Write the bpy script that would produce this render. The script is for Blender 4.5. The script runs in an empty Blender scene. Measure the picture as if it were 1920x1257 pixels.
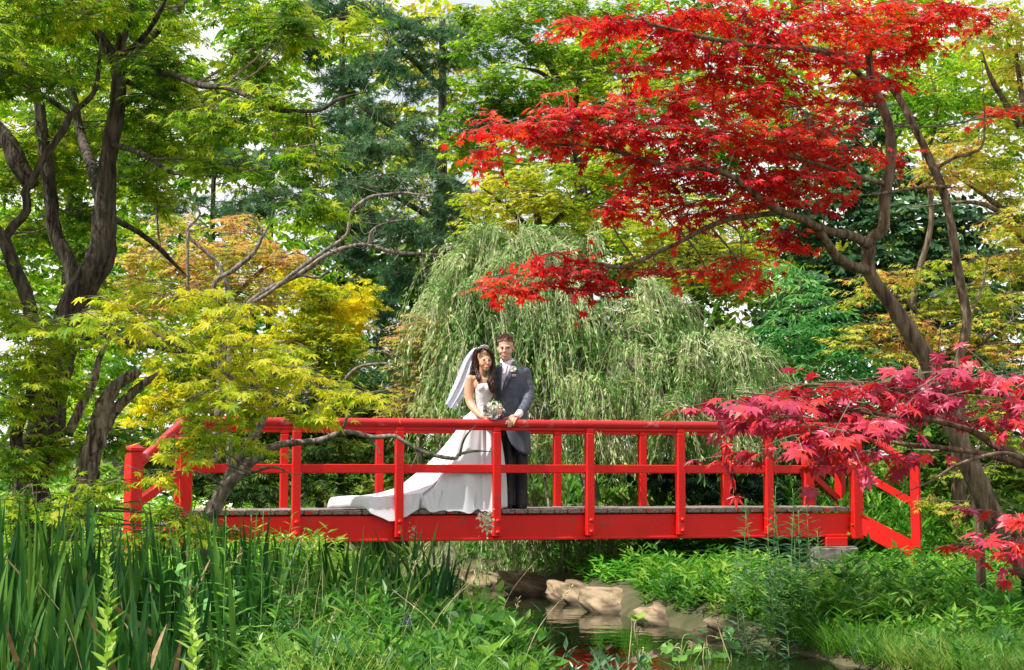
import bpy, bmesh, math, random
import numpy as np
from mathutils import Vector, Matrix
random.seed(7)
rng = np.random.default_rng(11)
sc = bpy.context.scene
C = sc.collection

# ------------------------------------------------------------------ camera, world, sun, exposure
F = 2900.0                       # focal length in pixels of a 1920 wide picture
PITCH = 0.092
EYE = 1.25                       # eye height above the water (z = 0)
cam_d = bpy.data.cameras.new("camera")
cam = bpy.data.objects.new("camera", cam_d)
C.objects.link(cam)
cam.location = (0, 0, EYE)
cam.rotation_euler = (math.pi / 2 + PITCH, 0, 0)
cam_d.sensor_width = 36.0
cam_d.lens = F / 1920 * 36.0
cam_d.clip_start = 0.1
cam_d.clip_end = 2000
sc.camera = cam

SUN_DIR = Vector((-0.72, -0.29, 1.12)).normalized()     # towards the sun
w = bpy.data.worlds.new("World")
sc.world = w
w.use_nodes = True
nt = w.node_tree
for n in list(nt.nodes):
    nt.nodes.remove(n)
out = nt.nodes.new("ShaderNodeOutputWorld")
sky = nt.nodes.new("ShaderNodeTexSky")
sky.sky_type = 'NISHITA'
sky.sun_disc = False
sky.sun_elevation = math.asin(SUN_DIR.z)
sky.sun_rotation = math.atan2(SUN_DIR.x, SUN_DIR.y)
bg = nt.nodes.new("ShaderNodeBackground")
bg.inputs['Strength'].default_value = 0.11
cl = nt.nodes.new("ShaderNodeBackground")               # bright broken cloud
cl.inputs['Color'].default_value = (1.0, 0.99, 0.97, 1)
cl.inputs['Strength'].default_value = .84
tc = nt.nodes.new("ShaderNodeTexCoord")
nz = nt.nodes.new("ShaderNodeTexNoise")
nz.inputs['Scale'].default_value = 2.6
nz.inputs['Detail'].default_value = 7
nz.inputs['Roughness'].default_value = 0.6
rp = nt.nodes.new("ShaderNodeValToRGB")
rp.color_ramp.elements[0].position = 0.3
rp.color_ramp.elements[0].color = (.25, .25, .25, 1)
rp.color_ramp.elements[1].position = 0.5
mx = nt.nodes.new("ShaderNodeMixShader")
L = nt.links.new
L(tc.outputs['Generated'], nz.inputs['Vector'])
L(nz.outputs['Fac'], rp.inputs['Fac'])
L(rp.outputs['Color'], mx.inputs['Fac'])
L(sky.outputs['Color'], bg.inputs['Color'])
L(bg.outputs['Background'], mx.inputs[1])
L(cl.outputs['Background'], mx.inputs[2])
L(mx.outputs['Shader'], out.inputs['Surface'])

sun_d = bpy.data.lights.new("sun", 'SUN')
sun_d.energy = 5.0
sun_d.angle = math.radians(0.6)
sun_d.color = (1.0, 0.95, 0.86)
sun = bpy.data.objects.new("sun", sun_d)
C.objects.link(sun)
sun.location = (-20, -20, 40)
sun.rotation_euler = SUN_DIR.to_track_quat('Z', 'Y').to_euler()

vs = sc.view_settings
vs.view_transform = 'Standard'
vs.look = 'None'
vs.exposure = 0.66
vs.gamma = 1.0
vs.use_curve_mapping = False
sc.render.engine = 'CYCLES'
cy = sc.cycles
cy.use_denoising = True
cy.max_bounces = 7
cy.diffuse_bounces = 4
cy.glossy_bounces = 3
cy.transmission_bounces = 4
cy.transparent_max_bounces = 8
cy.sample_clamp_indirect = 6.0

# ------------------------------------------------------------------ pixel rays, basic helpers
CP, SP = math.cos(PITCH), math.sin(PITCH)

def P(px, py, Y):
    """point of the place seen at photo pixel px,py, Y metres in front of the camera"""
    a = (px - 960) / F
    b = -(py - 628.5) / F
    dy = CP - SP * b
    dz = SP + CP * b
    k = Y / dy
    return np.array([a * k, Y, EYE + dz * k])

def to_px(p):
    p = np.atleast_2d(p)
    x, y, z = p[:, 0], p[:, 1], p[:, 2] - EYE
    d = CP * y + SP * z
    u = -SP * y + CP * z
    return np.stack([960 + F * x / d, 628.5 - F * u / d, d], 1)

class MB:
    """collects polygons and links them as ONE mesh object"""
    def __init__(self):
        self.v, self.l, self.t, self.n = [], [], [], 0
    def add(self, v, faces):
        v = np.asarray(v, float).reshape(-1, 3)
        for f in faces:
            self.l.append(np.asarray(f, int) + self.n)
            self.t.append(np.array([len(f)]))
        self.v.append(v)
        self.n += len(v)
    def add_k(self, v, f):                   # f: (m,k) array
        f = np.asarray(f, int)
        self.v.append(np.asarray(v, float).reshape(-1, 3))
        self.l.append(f.ravel() + self.n)
        self.t.append(np.full(len(f), f.shape[1]))
        self.n += len(self.v[-1])
    def inst(self, tpl, M, T):
        V, fs = tpl
        N = len(T)
        if N == 0:
            return
        v = np.einsum('nij,kj->nki', M, V) + T[:, None, :]
        self.v.append(v.reshape(-1, 3))
        off = (np.arange(N) * len(V))[:, None] + self.n
        for f in fs:
            k = np.asarray(f, int)
            self.l.append((off + k[None, :]).ravel())
            self.t.append(np.full(N, len(k)))
        self.n += N * len(V)
    def mesh(self, name, mat=None, origin=(0, 0, 0), smooth=False):
        me = bpy.data.meshes.new(name)
        v = np.concatenate(self.v) - np.asarray(origin)
        l = np.concatenate(self.l).astype(np.int32)
        t = np.concatenate(self.t).astype(np.int32)
        me.vertices.add(len(v))
        me.vertices.foreach_set('co', v.astype(np.float32).ravel())
        me.loops.add(len(l))
        me.loops.foreach_set('vertex_index', l)
        me.polygons.add(len(t))
        s = np.concatenate([[0], np.cumsum(t)[:-1]]).astype(np.int32)
        me.polygons.foreach_set('loop_start', s)
        me.polygons.foreach_set('loop_total', t)
        me.polygons.foreach_set('use_smooth', np.full(len(t), bool(smooth)))
        me.update(calc_edges=True)
        me.validate()
        if mat:
            me.materials.append(mat)
        return me
    def build(self, name, mat, parent=None, smooth=False, kind=None):
        org = parent_origin(parent)
        o = bpy.data.objects.new(name, self.mesh(name, mat, org, smooth))
        C.objects.link(o)
        if parent is not None:
            o.parent = parent
        if kind:
            o['kind'] = kind
        return o

ORG = {}
def parent_origin(p):
    q = np.zeros(3)
    while p is not None:
        q = q + np.array(p.location)
        p = p.parent
    return q

def tag(o, label=None, cat=None, group=None, kind=None):
    if label: o['label'] = label
    if cat: o['category'] = cat
    if group: o['group'] = group
    if kind: o['kind'] = kind
    return o

def empty(name, loc, label, cat, group=None):
    o = bpy.data.objects.new(name, None)
    C.objects.link(o)
    o.location = tuple(float(a) for a in loc)
    o.empty_display_size = .1
    return tag(o, label, cat, group)

def mesh_obj(name, me, parent=None):
    o = bpy.data.objects.new(name, me)
    C.objects.link(o)
    if parent is not None:
        o.parent = parent
    return o

def spline(pts, per=6):
    """Catmull-Rom through rows of pts (any number of columns)"""
    p = np.asarray(pts, float)
    if len(p) < 3:
        s = np.linspace(0, 1, per + 1)[:, None]
        return p[0] + (p[-1] - p[0]) * s
    q = np.vstack([2 * p[0] - p[1], p, 2 * p[-1] - p[-2]])
    o = []
    for i in range(1, len(q) - 2):
        t = np.linspace(0, 1, per, endpoint=False)[:, None]
        a, b, c, d = q[i - 1], q[i], q[i + 1], q[i + 2]
        o.append(.5 * ((2 * b) + (c - a) * t + (2 * a - 5 * b + 4 * c - d) * t ** 2 + (3 * b - a - 3 * c + d) * t ** 3))
    o.append(q[-2][None])
    return np.vstack(o)

def tube(mb, pts, rad, sides=8, rough=0.0, cap=True):
    pts = np.asarray(pts, float)
    n = len(pts)
    rad = np.broadcast_to(np.asarray(rad, float), (n,))
    tg = np.gradient(pts, axis=0)
    tg /= np.linalg.norm(tg, axis=1)[:, None] + 1e-9
    ref = np.array([0.3, 0.9, 0.1]) if abs(tg[:, 1]).mean() < .8 else np.array([1., .1, 0])
    a = np.cross(tg, ref); a /= np.linalg.norm(a, axis=1)[:, None] + 1e-9
    b = np.cross(tg, a)
    th = np.arange(sides) / sides * 2 * np.pi
    r = rad[:, None] * (1 + rough * rng.normal(size=(n, sides)))
    v = pts[:, None, :] + r[..., None] * (np.cos(th)[None, :, None] * a[:, None, :] + np.sin(th)[None, :, None] * b[:, None, :])
    i = np.arange(n - 1)[:, None] * sides
    j = np.arange(sides)[None, :]
    j2 = (j + 1) % sides
    f = np.stack([i + j, i + j2, i + sides + j2, i + sides + j], -1).reshape(-1, 4)
    mb.add_k(v, f)
    if cap:
        mb.l.append(np.arange(sides)[::-1] + mb.n - n * sides); mb.t.append(np.array([sides]))
        mb.l.append(np.arange(sides) + mb.n - sides); mb.t.append(np.array([sides]))

def unit(a):
    return a / (np.linalg.norm(a, axis=-1, keepdims=True) + 1e-9)

def orient(d, n, s):
    """matrices whose columns are side, d, normal, scaled by s"""
    y = unit(d)
    z = unit(n - (n * y).sum(-1, keepdims=True) * y)
    x = np.cross(y, z)
    return np.stack([x, y, z], -1) * np.asarray(s).reshape(-1, 1, 1)

def box(mb, lo, hi):
    x0, y0, z0 = lo; x1, y1, z1 = hi
    v = [(x0,y0,z0),(x1,y0,z0),(x1,y1,z0),(x0,y1,z0),(x0,y0,z1),(x1,y0,z1),(x1,y1,z1),(x0,y1,z1)]
    mb.add_k(v, [(0,3,2,1),(4,5,6,7),(0,1,5,4),(1,2,6,5),(2,3,7,6),(3,0,4,7)])

# ------------------------------------------------------------------ materials
MATS = {}
def new_mat(name):
    m = bpy.data.materials.new(name)
    m.use_nodes = True
    MATS[name] = m
    t = m.node_tree
    return m, t, t.nodes['Principled BSDF'], t.nodes['Material Output']

def mat_noise(name, c1, c2, scale=8, rough=.6, bump=.0, bscale=None, spec=.4, detail=5, coat=0, lo=.35, hi=.65, stretch=None, sss=0):
    m, t, p, o = new_mat(name)
    g = t.nodes.new('ShaderNodeTexCoord')
    src = g.outputs['Object']
    if stretch:
        mp = t.nodes.new('ShaderNodeMapping')
        mp.inputs['Scale'].default_value = stretch
        t.links.new(src, mp.inputs['Vector'])
        src = mp.outputs['Vector']
    n = t.nodes.new('ShaderNodeTexNoise')
    n.inputs['Scale'].default_value = scale
    n.inputs['Detail'].default_value = detail
    t.links.new(src, n.inputs['Vector'])
    r = t.nodes.new('ShaderNodeValToRGB')
    r.color_ramp.elements[0].position = lo
    r.color_ramp.elements[1].position = hi
    r.color_ramp.elements[0].color = (*c1, 1)
    r.color_ramp.elements[1].color = (*c2, 1)
    t.links.new(n.outputs['Fac'], r.inputs['Fac'])
    t.links.new(r.outputs['Color'], p.inputs['Base Color'])
    p.inputs['Roughness'].default_value = rough
    p.inputs['Specular IOR Level'].default_value = spec
    p.inputs['Coat Weight'].default_value = coat
    p.inputs['Subsurface Weight'].default_value = sss
    if sss:
        p.inputs['Subsurface Radius'].default_value = (.02, .008, .004)
        p.inputs['Subsurface Scale'].default_value = .5
    if bump:
        b = t.nodes.new('ShaderNodeBump')
        b.inputs['Strength'].default_value = bump
        b.inputs['Distance'].default_value = .02
        n2 = t.nodes.new('ShaderNodeTexNoise')
        n2.inputs['Scale'].default_value = bscale or scale * 3
        n2.inputs['Detail'].default_value = 6
        t.links.new(src, n2.inputs['Vector'])
        t.links.new(n2.outputs['Fac'], b.inputs['Height'])
        t.links.new(b.outputs['Normal'], p.inputs['Normal'])
    return m

def leaf_mat(name, cols, nscale=1.2, trans=.42, rough=.5, spec=.22, namp=.5, tmul=1.35):
    """leaf colour differs from leaf to leaf and from bough to bough; light passes through"""
    m, t, p, o = new_mat(name)
    geo = t.nodes.new('ShaderNodeNewGeometry')
    oi = t.nodes.new('ShaderNodeObjectInfo')
    n = t.nodes.new('ShaderNodeTexNoise')
    n.inputs['Scale'].default_value = nscale
    n.inputs['Detail'].default_value = 2
    t.links.new(geo.outputs['Position'], n.inputs['Vector'])
    add = t.nodes.new('ShaderNodeMath'); add.operation = 'ADD'
    t.links.new(geo.outputs['Random Per Island'], add.inputs[0])
    t.links.new(oi.outputs['Random'], add.inputs[1])
    fr = t.nodes.new('ShaderNodeMath'); fr.operation = 'FRACT'
    t.links.new(add.outputs[0], fr.inputs[0])
    mr = t.nodes.new('ShaderNodeMapRange')
    mr.inputs['From Min'].default_value = .3
    mr.inputs['From Max'].default_value = .7
    mr.inputs['To Min'].default_value = -namp
    mr.inputs['To Max'].default_value = namp
    t.links.new(n.outputs['Fac'], mr.inputs['Value'])
    ma = t.nodes.new('ShaderNodeMath'); ma.operation = 'ADD'
    t.links.new(fr.outputs[0], ma.inputs[0]); t.links.new(mr.outputs[0], ma.inputs[1])
    r = t.nodes.new('ShaderNodeValToRGB')
    e = r.color_ramp.elements
    while len(e) < len(cols):
        e.new(.5)
    for i, c in enumerate(cols):
        e[i].position = i / (len(cols) - 1)
        e[i].color = (*c, 1)
    t.links.new(ma.outputs[0], r.inputs['Fac'])
    p.inputs['Roughness'].default_value = rough
    p.inputs['Specular IOR Level'].default_value = spec
    t.links.new(r.outputs['Color'], p.inputs['Base Color'])
    tr = t.nodes.new('ShaderNodeBsdfTranslucent')
    mul = t.nodes.new('ShaderNodeVectorMath'); mul.operation = 'SCALE'
    mul.inputs['Scale'].default_value = tmul
    t.links.new(r.outputs['Color'], mul.inputs[0])
    t.links.new(mul.outputs[0], tr.inputs['Color'])
    mix = t.nodes.new('ShaderNodeMixShader')
    mix.inputs['Fac'].default_value = trans
    t.links.new(p.outputs[0], mix.inputs[1]); t.links.new(tr.outputs[0], mix.inputs[2])
    t.links.new(mix.outputs[0], o.inputs['Surface'])
    return m

# red paint, chalky where it is worn
def paint_mat(name, base, worn, amt=.62):
    m, t, p, o = new_mat(name)
    g = t.nodes.new('ShaderNodeTexCoord')
    n = t.nodes.new('ShaderNodeTexNoise'); n.inputs['Scale'].default_value = 5; n.inputs['Detail'].default_value = 9
    n.inputs['Roughness'].default_value = .7
    t.links.new(g.outputs['Object'], n.inputs['Vector'])
    r = t.nodes.new('ShaderNodeValToRGB')
    r.color_ramp.elements[0].position = amt
    r.color_ramp.elements[1].position = amt + .1
    r.color_ramp.elements[0].color = (*base, 1)
    r.color_ramp.elements[1].color = (*worn, 1)
    t.links.new(n.outputs['Fac'], r.inputs['Fac'])
    n3 = t.nodes.new('ShaderNodeTexNoise'); n3.inputs['Scale'].default_value = 2.2
    t.links.new(g.outputs['Object'], n3.inputs['Vector'])
    hs = t.nodes.new('ShaderNodeHueSaturation')
    mr = t.nodes.new('ShaderNodeMapRange'); mr.inputs['To Min'].default_value = .72; mr.inputs['To Max'].default_value = 1.2
    t.links.new(n3.outputs['Fac'], mr.inputs['Value']); t.links.new(mr.outputs[0], hs.inputs['Value'])
    t.links.new(r.outputs['Color'], hs.inputs['Color'])
    t.links.new(hs.outputs['Color'], p.inputs['Base Color'])
    p.inputs['Roughness'].default_value = .5
    p.inputs['Specular IOR Level'].default_value = .35
    b = t.nodes.new('ShaderNodeBump'); b.inputs['Strength'].default_value = .2; b.inputs['Distance'].default_value = .01
    n2 = t.nodes.new('ShaderNodeTexNoise'); n2.inputs['Scale'].default_value = 40
    t.links.new(g.outputs['Object'], n2.inputs['Vector']); t.links.new(n2.outputs['Fac'], b.inputs['Height'])
    t.links.new(b.outputs['Normal'], p.inputs['Normal'])
    return m

RED = paint_mat('red_paint', (.68, .007, .005), (.34, .05, .035), .585)
RED_RAIL = paint_mat('red_rail_paint', (.56, .02, .025), (.55, .22, .22), .6)
WOOD_DECK = mat_noise('weathered_deck_wood', (.11, .075, .07), (.34, .28, .26), 7, .8, .5, 30, .2, stretch=(3, 18, 18))
CONCRETE = mat_noise('old_concrete', (.16, .15, .13), (.38, .36, .33), 5, .9, .5, 22)
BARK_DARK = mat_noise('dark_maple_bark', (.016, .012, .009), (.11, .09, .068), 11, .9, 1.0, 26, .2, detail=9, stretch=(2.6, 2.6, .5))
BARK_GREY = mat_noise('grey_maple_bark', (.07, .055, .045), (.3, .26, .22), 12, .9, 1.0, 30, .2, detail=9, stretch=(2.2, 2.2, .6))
BARK_BROWN = mat_noise('brown_maple_bark', (.05, .033, .021), (.21, .155, .1), 10, .85, .9, 26, .2, detail=9, stretch=(2.4, 2.4, .5))
BARK_DEAD = mat_noise('split_dead_wood', (.05, .03, .02), (.36, .29, .23), 7, .9, 1.0, 22, .2, stretch=(5, 5, .6))
TWIG = mat_noise('twig_bark', (.07, .05, .035), (.17, .13, .09), 20, .9)

# ------------------------------------------------------------------ leaf shapes (length 1 along +Y, upper side +Z)
def palmate(n=7, spread=128, notch=.36, fine=True, droop=.14, wide=.5):
    V = [(0, 0, 0)]
    fs = []
    ang = [math.radians(a) for a in np.linspace(-spread, spread, n)]
    ln = [1 - .5 * (abs(a) / math.radians(spread)) ** 1.5 for a in ang]
    half = (ang[1] - ang[0]) / 2
    nt_ = []
    for i in range(n + 1):
        a = ang[0] - half + i * 2 * half
        l = notch * (ln[min(i, n - 1)] + ln[max(i - 1, 0)]) / 2
        if i in (0, n): l *= .6
        V.append((math.sin(a) * l, math.cos(a) * l, .03))
        nt_.append(len(V) - 1)
    for i in range(n):
        a, l = ang[i], ln[i]
        V.append((math.sin(a) * l, math.cos(a) * l, -droop * l)); tip = len(V) - 1
        if fine:
            for s in (-1, 1):
                b = a + s * half * wide
                V.append((math.sin(b) * l * .66, math.cos(b) * l * .66, -droop * .25))
            fs.append([0, nt_[i + 1], tip + 2, tip, tip + 1, nt_[i]])
        else:
            fs.append([0, nt_[i + 1], tip, nt_[i]])
    v = np.array(V)
    return (v * .62 + np.array([0, .3, 0])), fs

MAPLE = palmate()
MAPLE_BROAD = palmate(7, 118, .5, True, .12, .6)
MAPLE_MASS = palmate(7, 128, .36, False, .14)
BROAD_MASS = palmate(7, 118, .46, False, .12)
MAPLE_LITE = palmate(5, 105, .38, False, .12)
LANCE = (np.array([(0,0,0),(.09,.3,.02),(.1,.55,.0),(0,1,-.12),(-.1,.55,.0),(-.09,.3,.02),(0,.45,-.03)]),
         [[0,1,6],[1,2,6],[2,3,6],[3,4,6],[4,5,6],[5,0,6]])
LANCE_MID = (np.array([(0,0,0),(.11,.42,.02),(0,1,-.1),(-.11,.42,.02),(0,.45,-.02)]), [[0,1,4],[1,2,4],[2,3,4],[3,0,4]])
LANCE_LITE = (np.array([(0,0,0),(.12,.45,.02),(0,1,-.1),(-.12,.45,.02)]), [[0,1,2,3]])
OVATE = (np.array([(0,0,0),(.26,.25,.03),(.3,.5,.03),(.16,.8,-.03),(0,1,-.1),(-.16,.8,-.03),(-.3,.5,.03),(-.26,.25,.03),(0,.5,-.05)]),
         [[0,1,8],[1,2,8],[2,3,8],[3,4,8],[4,5,8],[5,6,8],[6,7,8],[7,0,8]])
OVATE_LITE = (np.array([(0,0,0),(.27,.4,.03),(.15,.8,-.02),(0,1,-.08),(-.15,.8,-.02),(-.27,.4,.03)]), [[0,1,2,3],[0,3,4,5]])

def needle_tuft(n=16, seed=3, spread=.75):
    r = np.random.default_rng(seed)
    V, fs = [], []
    for i in range(n):
        d = unit(np.array([r.normal() * spread, 1.0, r.normal() * spread]))
        s = unit(np.cross(d, r.normal(size=3))) * .03
        b = np.array([0, r.uniform(0, .35), 0])
        k = len(V)
        V += [b - s, b + s, b + d * r.uniform(.5, .85)]
        fs.append([k, k + 1, k + 2])
    return np.array(V), fs
TUFT = needle_tuft()

def frond(seed=5):
    V, fs = [], []
    r = np.random.default_rng(seed)
    for i in range(7):
        y = .08 + i * .128
        s = -1 if i % 2 else 1
        l = .42 * (1.1 - y) + .1
        k = len(V)
        V += [(0, y - .05, 0), (s * l * .6, y + l * .25, .02), (s * l, y + l * .8, -.06), (s * l * .25, y + l * .55, .02)]
        fs.append([k, k + 1, k + 2, k + 3])
    return np.array(V, float), fs
FROND = frond()
# ------------------------------------------------------------------ the lie of the land
def xr(y): return np.interp(y, [6, 8, 10, 12, 13, 14.6, 17, 18.5, 21, 26, 40], [3.4, 2.9, 2.4, 1.85, 1.42, .95, .23, -.4, -1.8, -4, -9])
def xl(y): return np.interp(y, [6, 8, 10, 12, 14, 17, 20, 26, 40], [.25, .12, .0, -.22, -.7, -2.0, -3.4, -6.4, -12])
def smooth(a, b, x):
    t = np.clip((x - a) / (b - a), 0, 1)
    return t * t * (3 - 2 * t)
def ground_z(x, y):
    x = np.asarray(x, float); y = np.asarray(y, float)
    base = np.interp(y, [2, 9, 12, 14, 16, 18, 22, 30, 60, 120], [.05, .08, .14, .26, .46, .6, .78, 1.15, 2.2, 3.5])
    base = base + smooth(3.0, 7.0, x) * .12
    dr = x - xr(y)            # >0 : right bank
    dl = xl(y) - x            # >0 : left bank
    d = np.maximum(dr, dl)
    base = np.where(dr > 0, np.minimum(base, np.interp(y, [2, 9, 12, 14, 16, 17.2, 18.5, 22, 30], [-.02, .0, .03, .08, .2, .34, .52, .78, 1.15])), base)
    z = np.where(d > 0, .06 + base * smooth(0, np.where(dr > 0, 1.6, 1.1), d) + .12 * smooth(0, .3, d) * (1 - smooth(.5, 1.6, d)) * (dr > 0) * (y > 11), .06 + d * 1.2)
    z = np.maximum(z, -.45)
    z = z + .04 * np.sin(x * 2.1 + 1.3) * np.sin(y * 1.7) * smooth(0, 1, d)
    return z

gx = np.concatenate([-np.geomspace(9, 260, 26)[::-1], np.linspace(-8.8, 8.8, 92), np.geomspace(9, 260, 26)])
gy = np.concatenate([-np.geomspace(1, 200, 14)[::-1], np.linspace(-.5, 30, 130), np.geomspace(30.5, 420, 34)])
X, Yg = np.meshgrid(gx, gy)
Z = ground_z(X, Yg)
mb = MB()
nx, ny = len(gx), len(gy)
i = np.arange(ny - 1)[:, None] * nx; j = np.arange(nx - 1)[None, :]
mb.add_k(np.stack([X, Yg, Z], -1), np.stack([i + j, i + j + 1, i + nx + j + 1, i + nx + j], -1).reshape(-1, 4))
SOIL = mat_noise('bank_soil', (.035, .045, .012), (.1, .085, .045), 3, .95, .6, 18)
tag(mb.build('ground', SOIL, None, True), kind='structure')

m, t, p, o = new_mat('pond_water')
p.inputs['Base Color'].default_value = (.008, .014, .004, 1)
p.inputs['Roughness'].default_value = .04
p.inputs['IOR'].default_value = 1.33
p.inputs['Specular IOR Level'].default_value = .5
n = t.nodes.new('ShaderNodeTexNoise'); n.inputs['Scale'].default_value = 3.5; n.inputs['Detail'].default_value = 3
g = t.nodes.new('ShaderNodeTexCoord')
b = t.nodes.new('ShaderNodeBump'); b.inputs['Strength'].default_value = .1; b.inputs['Distance'].default_value = .05
t.links.new(g.outputs['Object'], n.inputs['Vector']); t.links.new(n.outputs['Fac'], b.inputs['Height']); t.links.new(b.outputs['Normal'], p.inputs['Normal'])
WATER = m
mb = MB()
ys = np.linspace(5, 40, 60)
a = np.stack([xl(ys) - .25, ys, 0 * ys], 1); c = np.stack([xr(ys) + .25, ys, 0 * ys], 1)
mb.add_k(np.concatenate([a, c]), np.array([(k, 60 + k, 61 + k, k + 1) for k in range(59)]))
tag(mb.build('water', WATER), kind='structure')

# sloping slabs of pale clay and stone along the far shore
ROCK = mat_noise('tan_bank_stone', (.085, .06, .036), (.32, .24, .15), 3.4, .8, 1.0, 9, .25, detail=10, stretch=(1.1, 1.1, 5), lo=.4, hi=.6)
t_ = ROCK.node_tree; p_ = t_.nodes['Principled BSDF']            # dark wet line just above the water
src_ = p_.inputs['Base Color'].links[0].from_socket
ge = t_.nodes.new('ShaderNodeNewGeometry'); sx_ = t_.nodes.new('ShaderNodeSeparateXYZ'); mr_ = t_.nodes.new('ShaderNodeMapRange')
mr_.inputs['From Min'].default_value = .025; mr_.inputs['From Max'].default_value = .07; mr_.inputs['To Min'].default_value = .3
hs_ = t_.nodes.new('ShaderNodeHueSaturation')
t_.links.new(ge.outputs['Position'], sx_.inputs[0]); t_.links.new(sx_.outputs['Z'], mr_.inputs['Value'])
t_.links.new(src_, hs_.inputs['Color']); t_.links.new(mr_.outputs[0], hs_.inputs['Value']); t_.links.new(hs_.outputs['Color'], p_.inputs['Base Color'])
def boulder(x, y, z, sx, sy, sz, rot, label, seed):
    bm = bmesh.new()
    bmesh.ops.create_icosphere(bm, subdivisions=4, radius=1)
    r = np.random.default_rng(seed)
    k = r.normal(size=(7, 3)) * 1.6; ph = r.uniform(0, 6, 7)
    for v in bm.verts:
        co = np.array(v.co)
        f = 1 + .11 * sum(math.sin(float(k[q] @ co) * 1.6 + ph[q]) for q in range(7)) / 2.2
        f += .05 * math.sin(co[2] * 9 + 5 * co[1] + 3 * co[0] + seed) + .035 * math.sin(co[0] * 13 + co[1] * 7 + seed) + .022 * math.sin(co[1] * 23 + co[0] * 17) + .03 * abs(math.sin(co[0] * 7 + co[2] * 19 + co[1] * 5)) + float(r.normal()) * .006
        v.co = Vector((np.sign(co[0]) * abs(co[0]) ** .8 * sx * f, np.sign(co[1]) * abs(co[1]) ** .8 * sy * f, np.sign(co[2]) * abs(co[2]) ** .7 * sz * f))
    me = bpy.data.meshes.new('bank_stone'); bm.to_mesh(me); bm.free()
    me.materials.append(ROCK)
    for q in me.polygons: q.use_smooth = True
    o = mesh_obj('bank_stone', me)
    o.location = (x, y, z - .055); o.rotation_euler = rot
    return tag(o, label, 'stone', 'stones along the water edge')
for args in [
    (-.18, 18.0, .0, .5, .4, .12, (.1, .3, -.4), 'rounded tan stone at the far left end of the water edge', 1),
    (.42, 16.9, .01, .62, .36, 0.125, (.02, .34, -.75), 'cream streaked slab sloping into the water behind trailing willowy twigs', 2),
    (.86, 15.7, -.01, .6, .36, 0.115, (.0, .36, -.75), 'brown grooved slab at the middle of the water edge', 3),
    (1.26, 14.6, -.02, .62, .36, 0.115, (.06, .34, -.8), 'ridged grey tan slab under overhanging bamboo leaves', 4),
    (1.62, 13.5, -.03, .6, .36, 0.105, (.0, .3, -.65), 'low muddy brown slab nearest the round water leaves', 5),
    (1.98, 12.5, -.03, .5, .34, 0.095, (.05, .26, -.5), 'small tan slab at the right end of the water edge', 6)]:
    boulder(*args)

# ------------------------------------------------------------------ the red footbridge
UX, UY = math.cos(.255), math.sin(.255)
BO = np.array([-.152, 15.81])
DECK = EYE - .318
def Bp(t, v, z):
    return np.array([BO[0] + UX * t - UY * v, BO[1] + UY * t + UX * v, z])
def bbox_part(mb, t0, t1, v0, v1, z0, z1, bev=.006):
    """bevelled bar aligned with the bridge"""
    bm = bmesh.new()
    bmesh.ops.create_cube(bm, size=1)
    for q in bm.verts:
        q.co = Vector(((t0 + t1) / 2 + q.co.x * (t1 - t0), (v0 + v1) / 2 + q.co.y * (v1 - v0), (z0 + z1) / 2 + q.co.z * (z1 - z0)))
    if bev:
        bmesh.ops.bevel(bm, geom=bm.edges[:], offset=bev, segments=1, affect='EDGES')
    bm.verts.index_update()
    vv = np.array([Bp(*q.co) for q in bm.verts])
    mb.add(vv, [[q.index for q in f.verts] for f in bm.faces])
    bm.free()
bridge = empty('footbridge', Bp(0, .6, DECK), 'red painted wooden footbridge with handrails crossing the stream', 'footbridge')
TL, TR = -3.1, 4.03
def bar(name, t0, t1, v0, v1, z0, z1, mat=RED, bev=.006, parent=bridge):
    q = MB(); bbox_part(q, t0, t1, v0, v1, z0, z1, bev)
    return q.build(name, mat, parent)
zb, zt = EYE - .637, EYE - .368
for v0, v1 in ((.10, .2), (1.05, 1.2)):
    bar('beam', TL + .05, TR - .06, v0, v1, zb, zt - .012)
    s = -1 if v0 < .5 else 1
    bar('beam_ledge', TL + .05, TR - .06, *((v0 - .022, v0 - .001) if s < 0 else (v1 + .001, v1 + .022)), zb, zb + .03)
# deck boards, each one separate
tt = TL
k = 0
while tt < TR - .05:
    wd = random.uniform(.135, .155)
    t1 = min(tt + wd, TR - .04)
    dz = random.uniform(-.004, .003); e = random.uniform(-.008, .008)
    o = bar('plank', tt + .004, t1 - .004, .075 + e, 1.2 + e, zt + .001, DECK + dz, WOOD_DECK, .008)
    if random.random() < .3:                                  # red paint splashed on the board end
        q = MB(); a = tt + random.uniform(.01, .05)
        bbox_part(q, a, a + random.uniform(.015, .07), .0735 + e, .0745 + e, zt + random.uniform(.004, .02), zt + random.uniform(.026, .044), 0)
        q.build('paint_splash', RED, o)
    tt += wd; k += 1
def rail_profile(mb, p0, p1, w, h, n=14):
    p0 = np.asarray(p0); p1 = np.asarray(p1)
    d = unit(p1 - p0); s = unit(np.cross(d, [0, 0, 1])); u = np.cross(s, d)
    th = np.arange(n) / n * 2 * np.pi
    c, q = np.cos(th), np.sin(th)
    e = .72
    off = (np.sign(c) * abs(c) ** e * w / 2)[:, None] * s + (np.sign(q) * abs(q) ** e * h / 2)[:, None] * u
    v = np.concatenate([p0 + off, p1 + off])
    mb.add_k(v, [(i, (i + 1) % n, n + (i + 1) % n, n + i) for i in range(n)])
    mb.add(v, [list(range(n))[::-1], list(range(n, 2 * n))])
rt, rb = EYE + .595, EYE + .51
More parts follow.
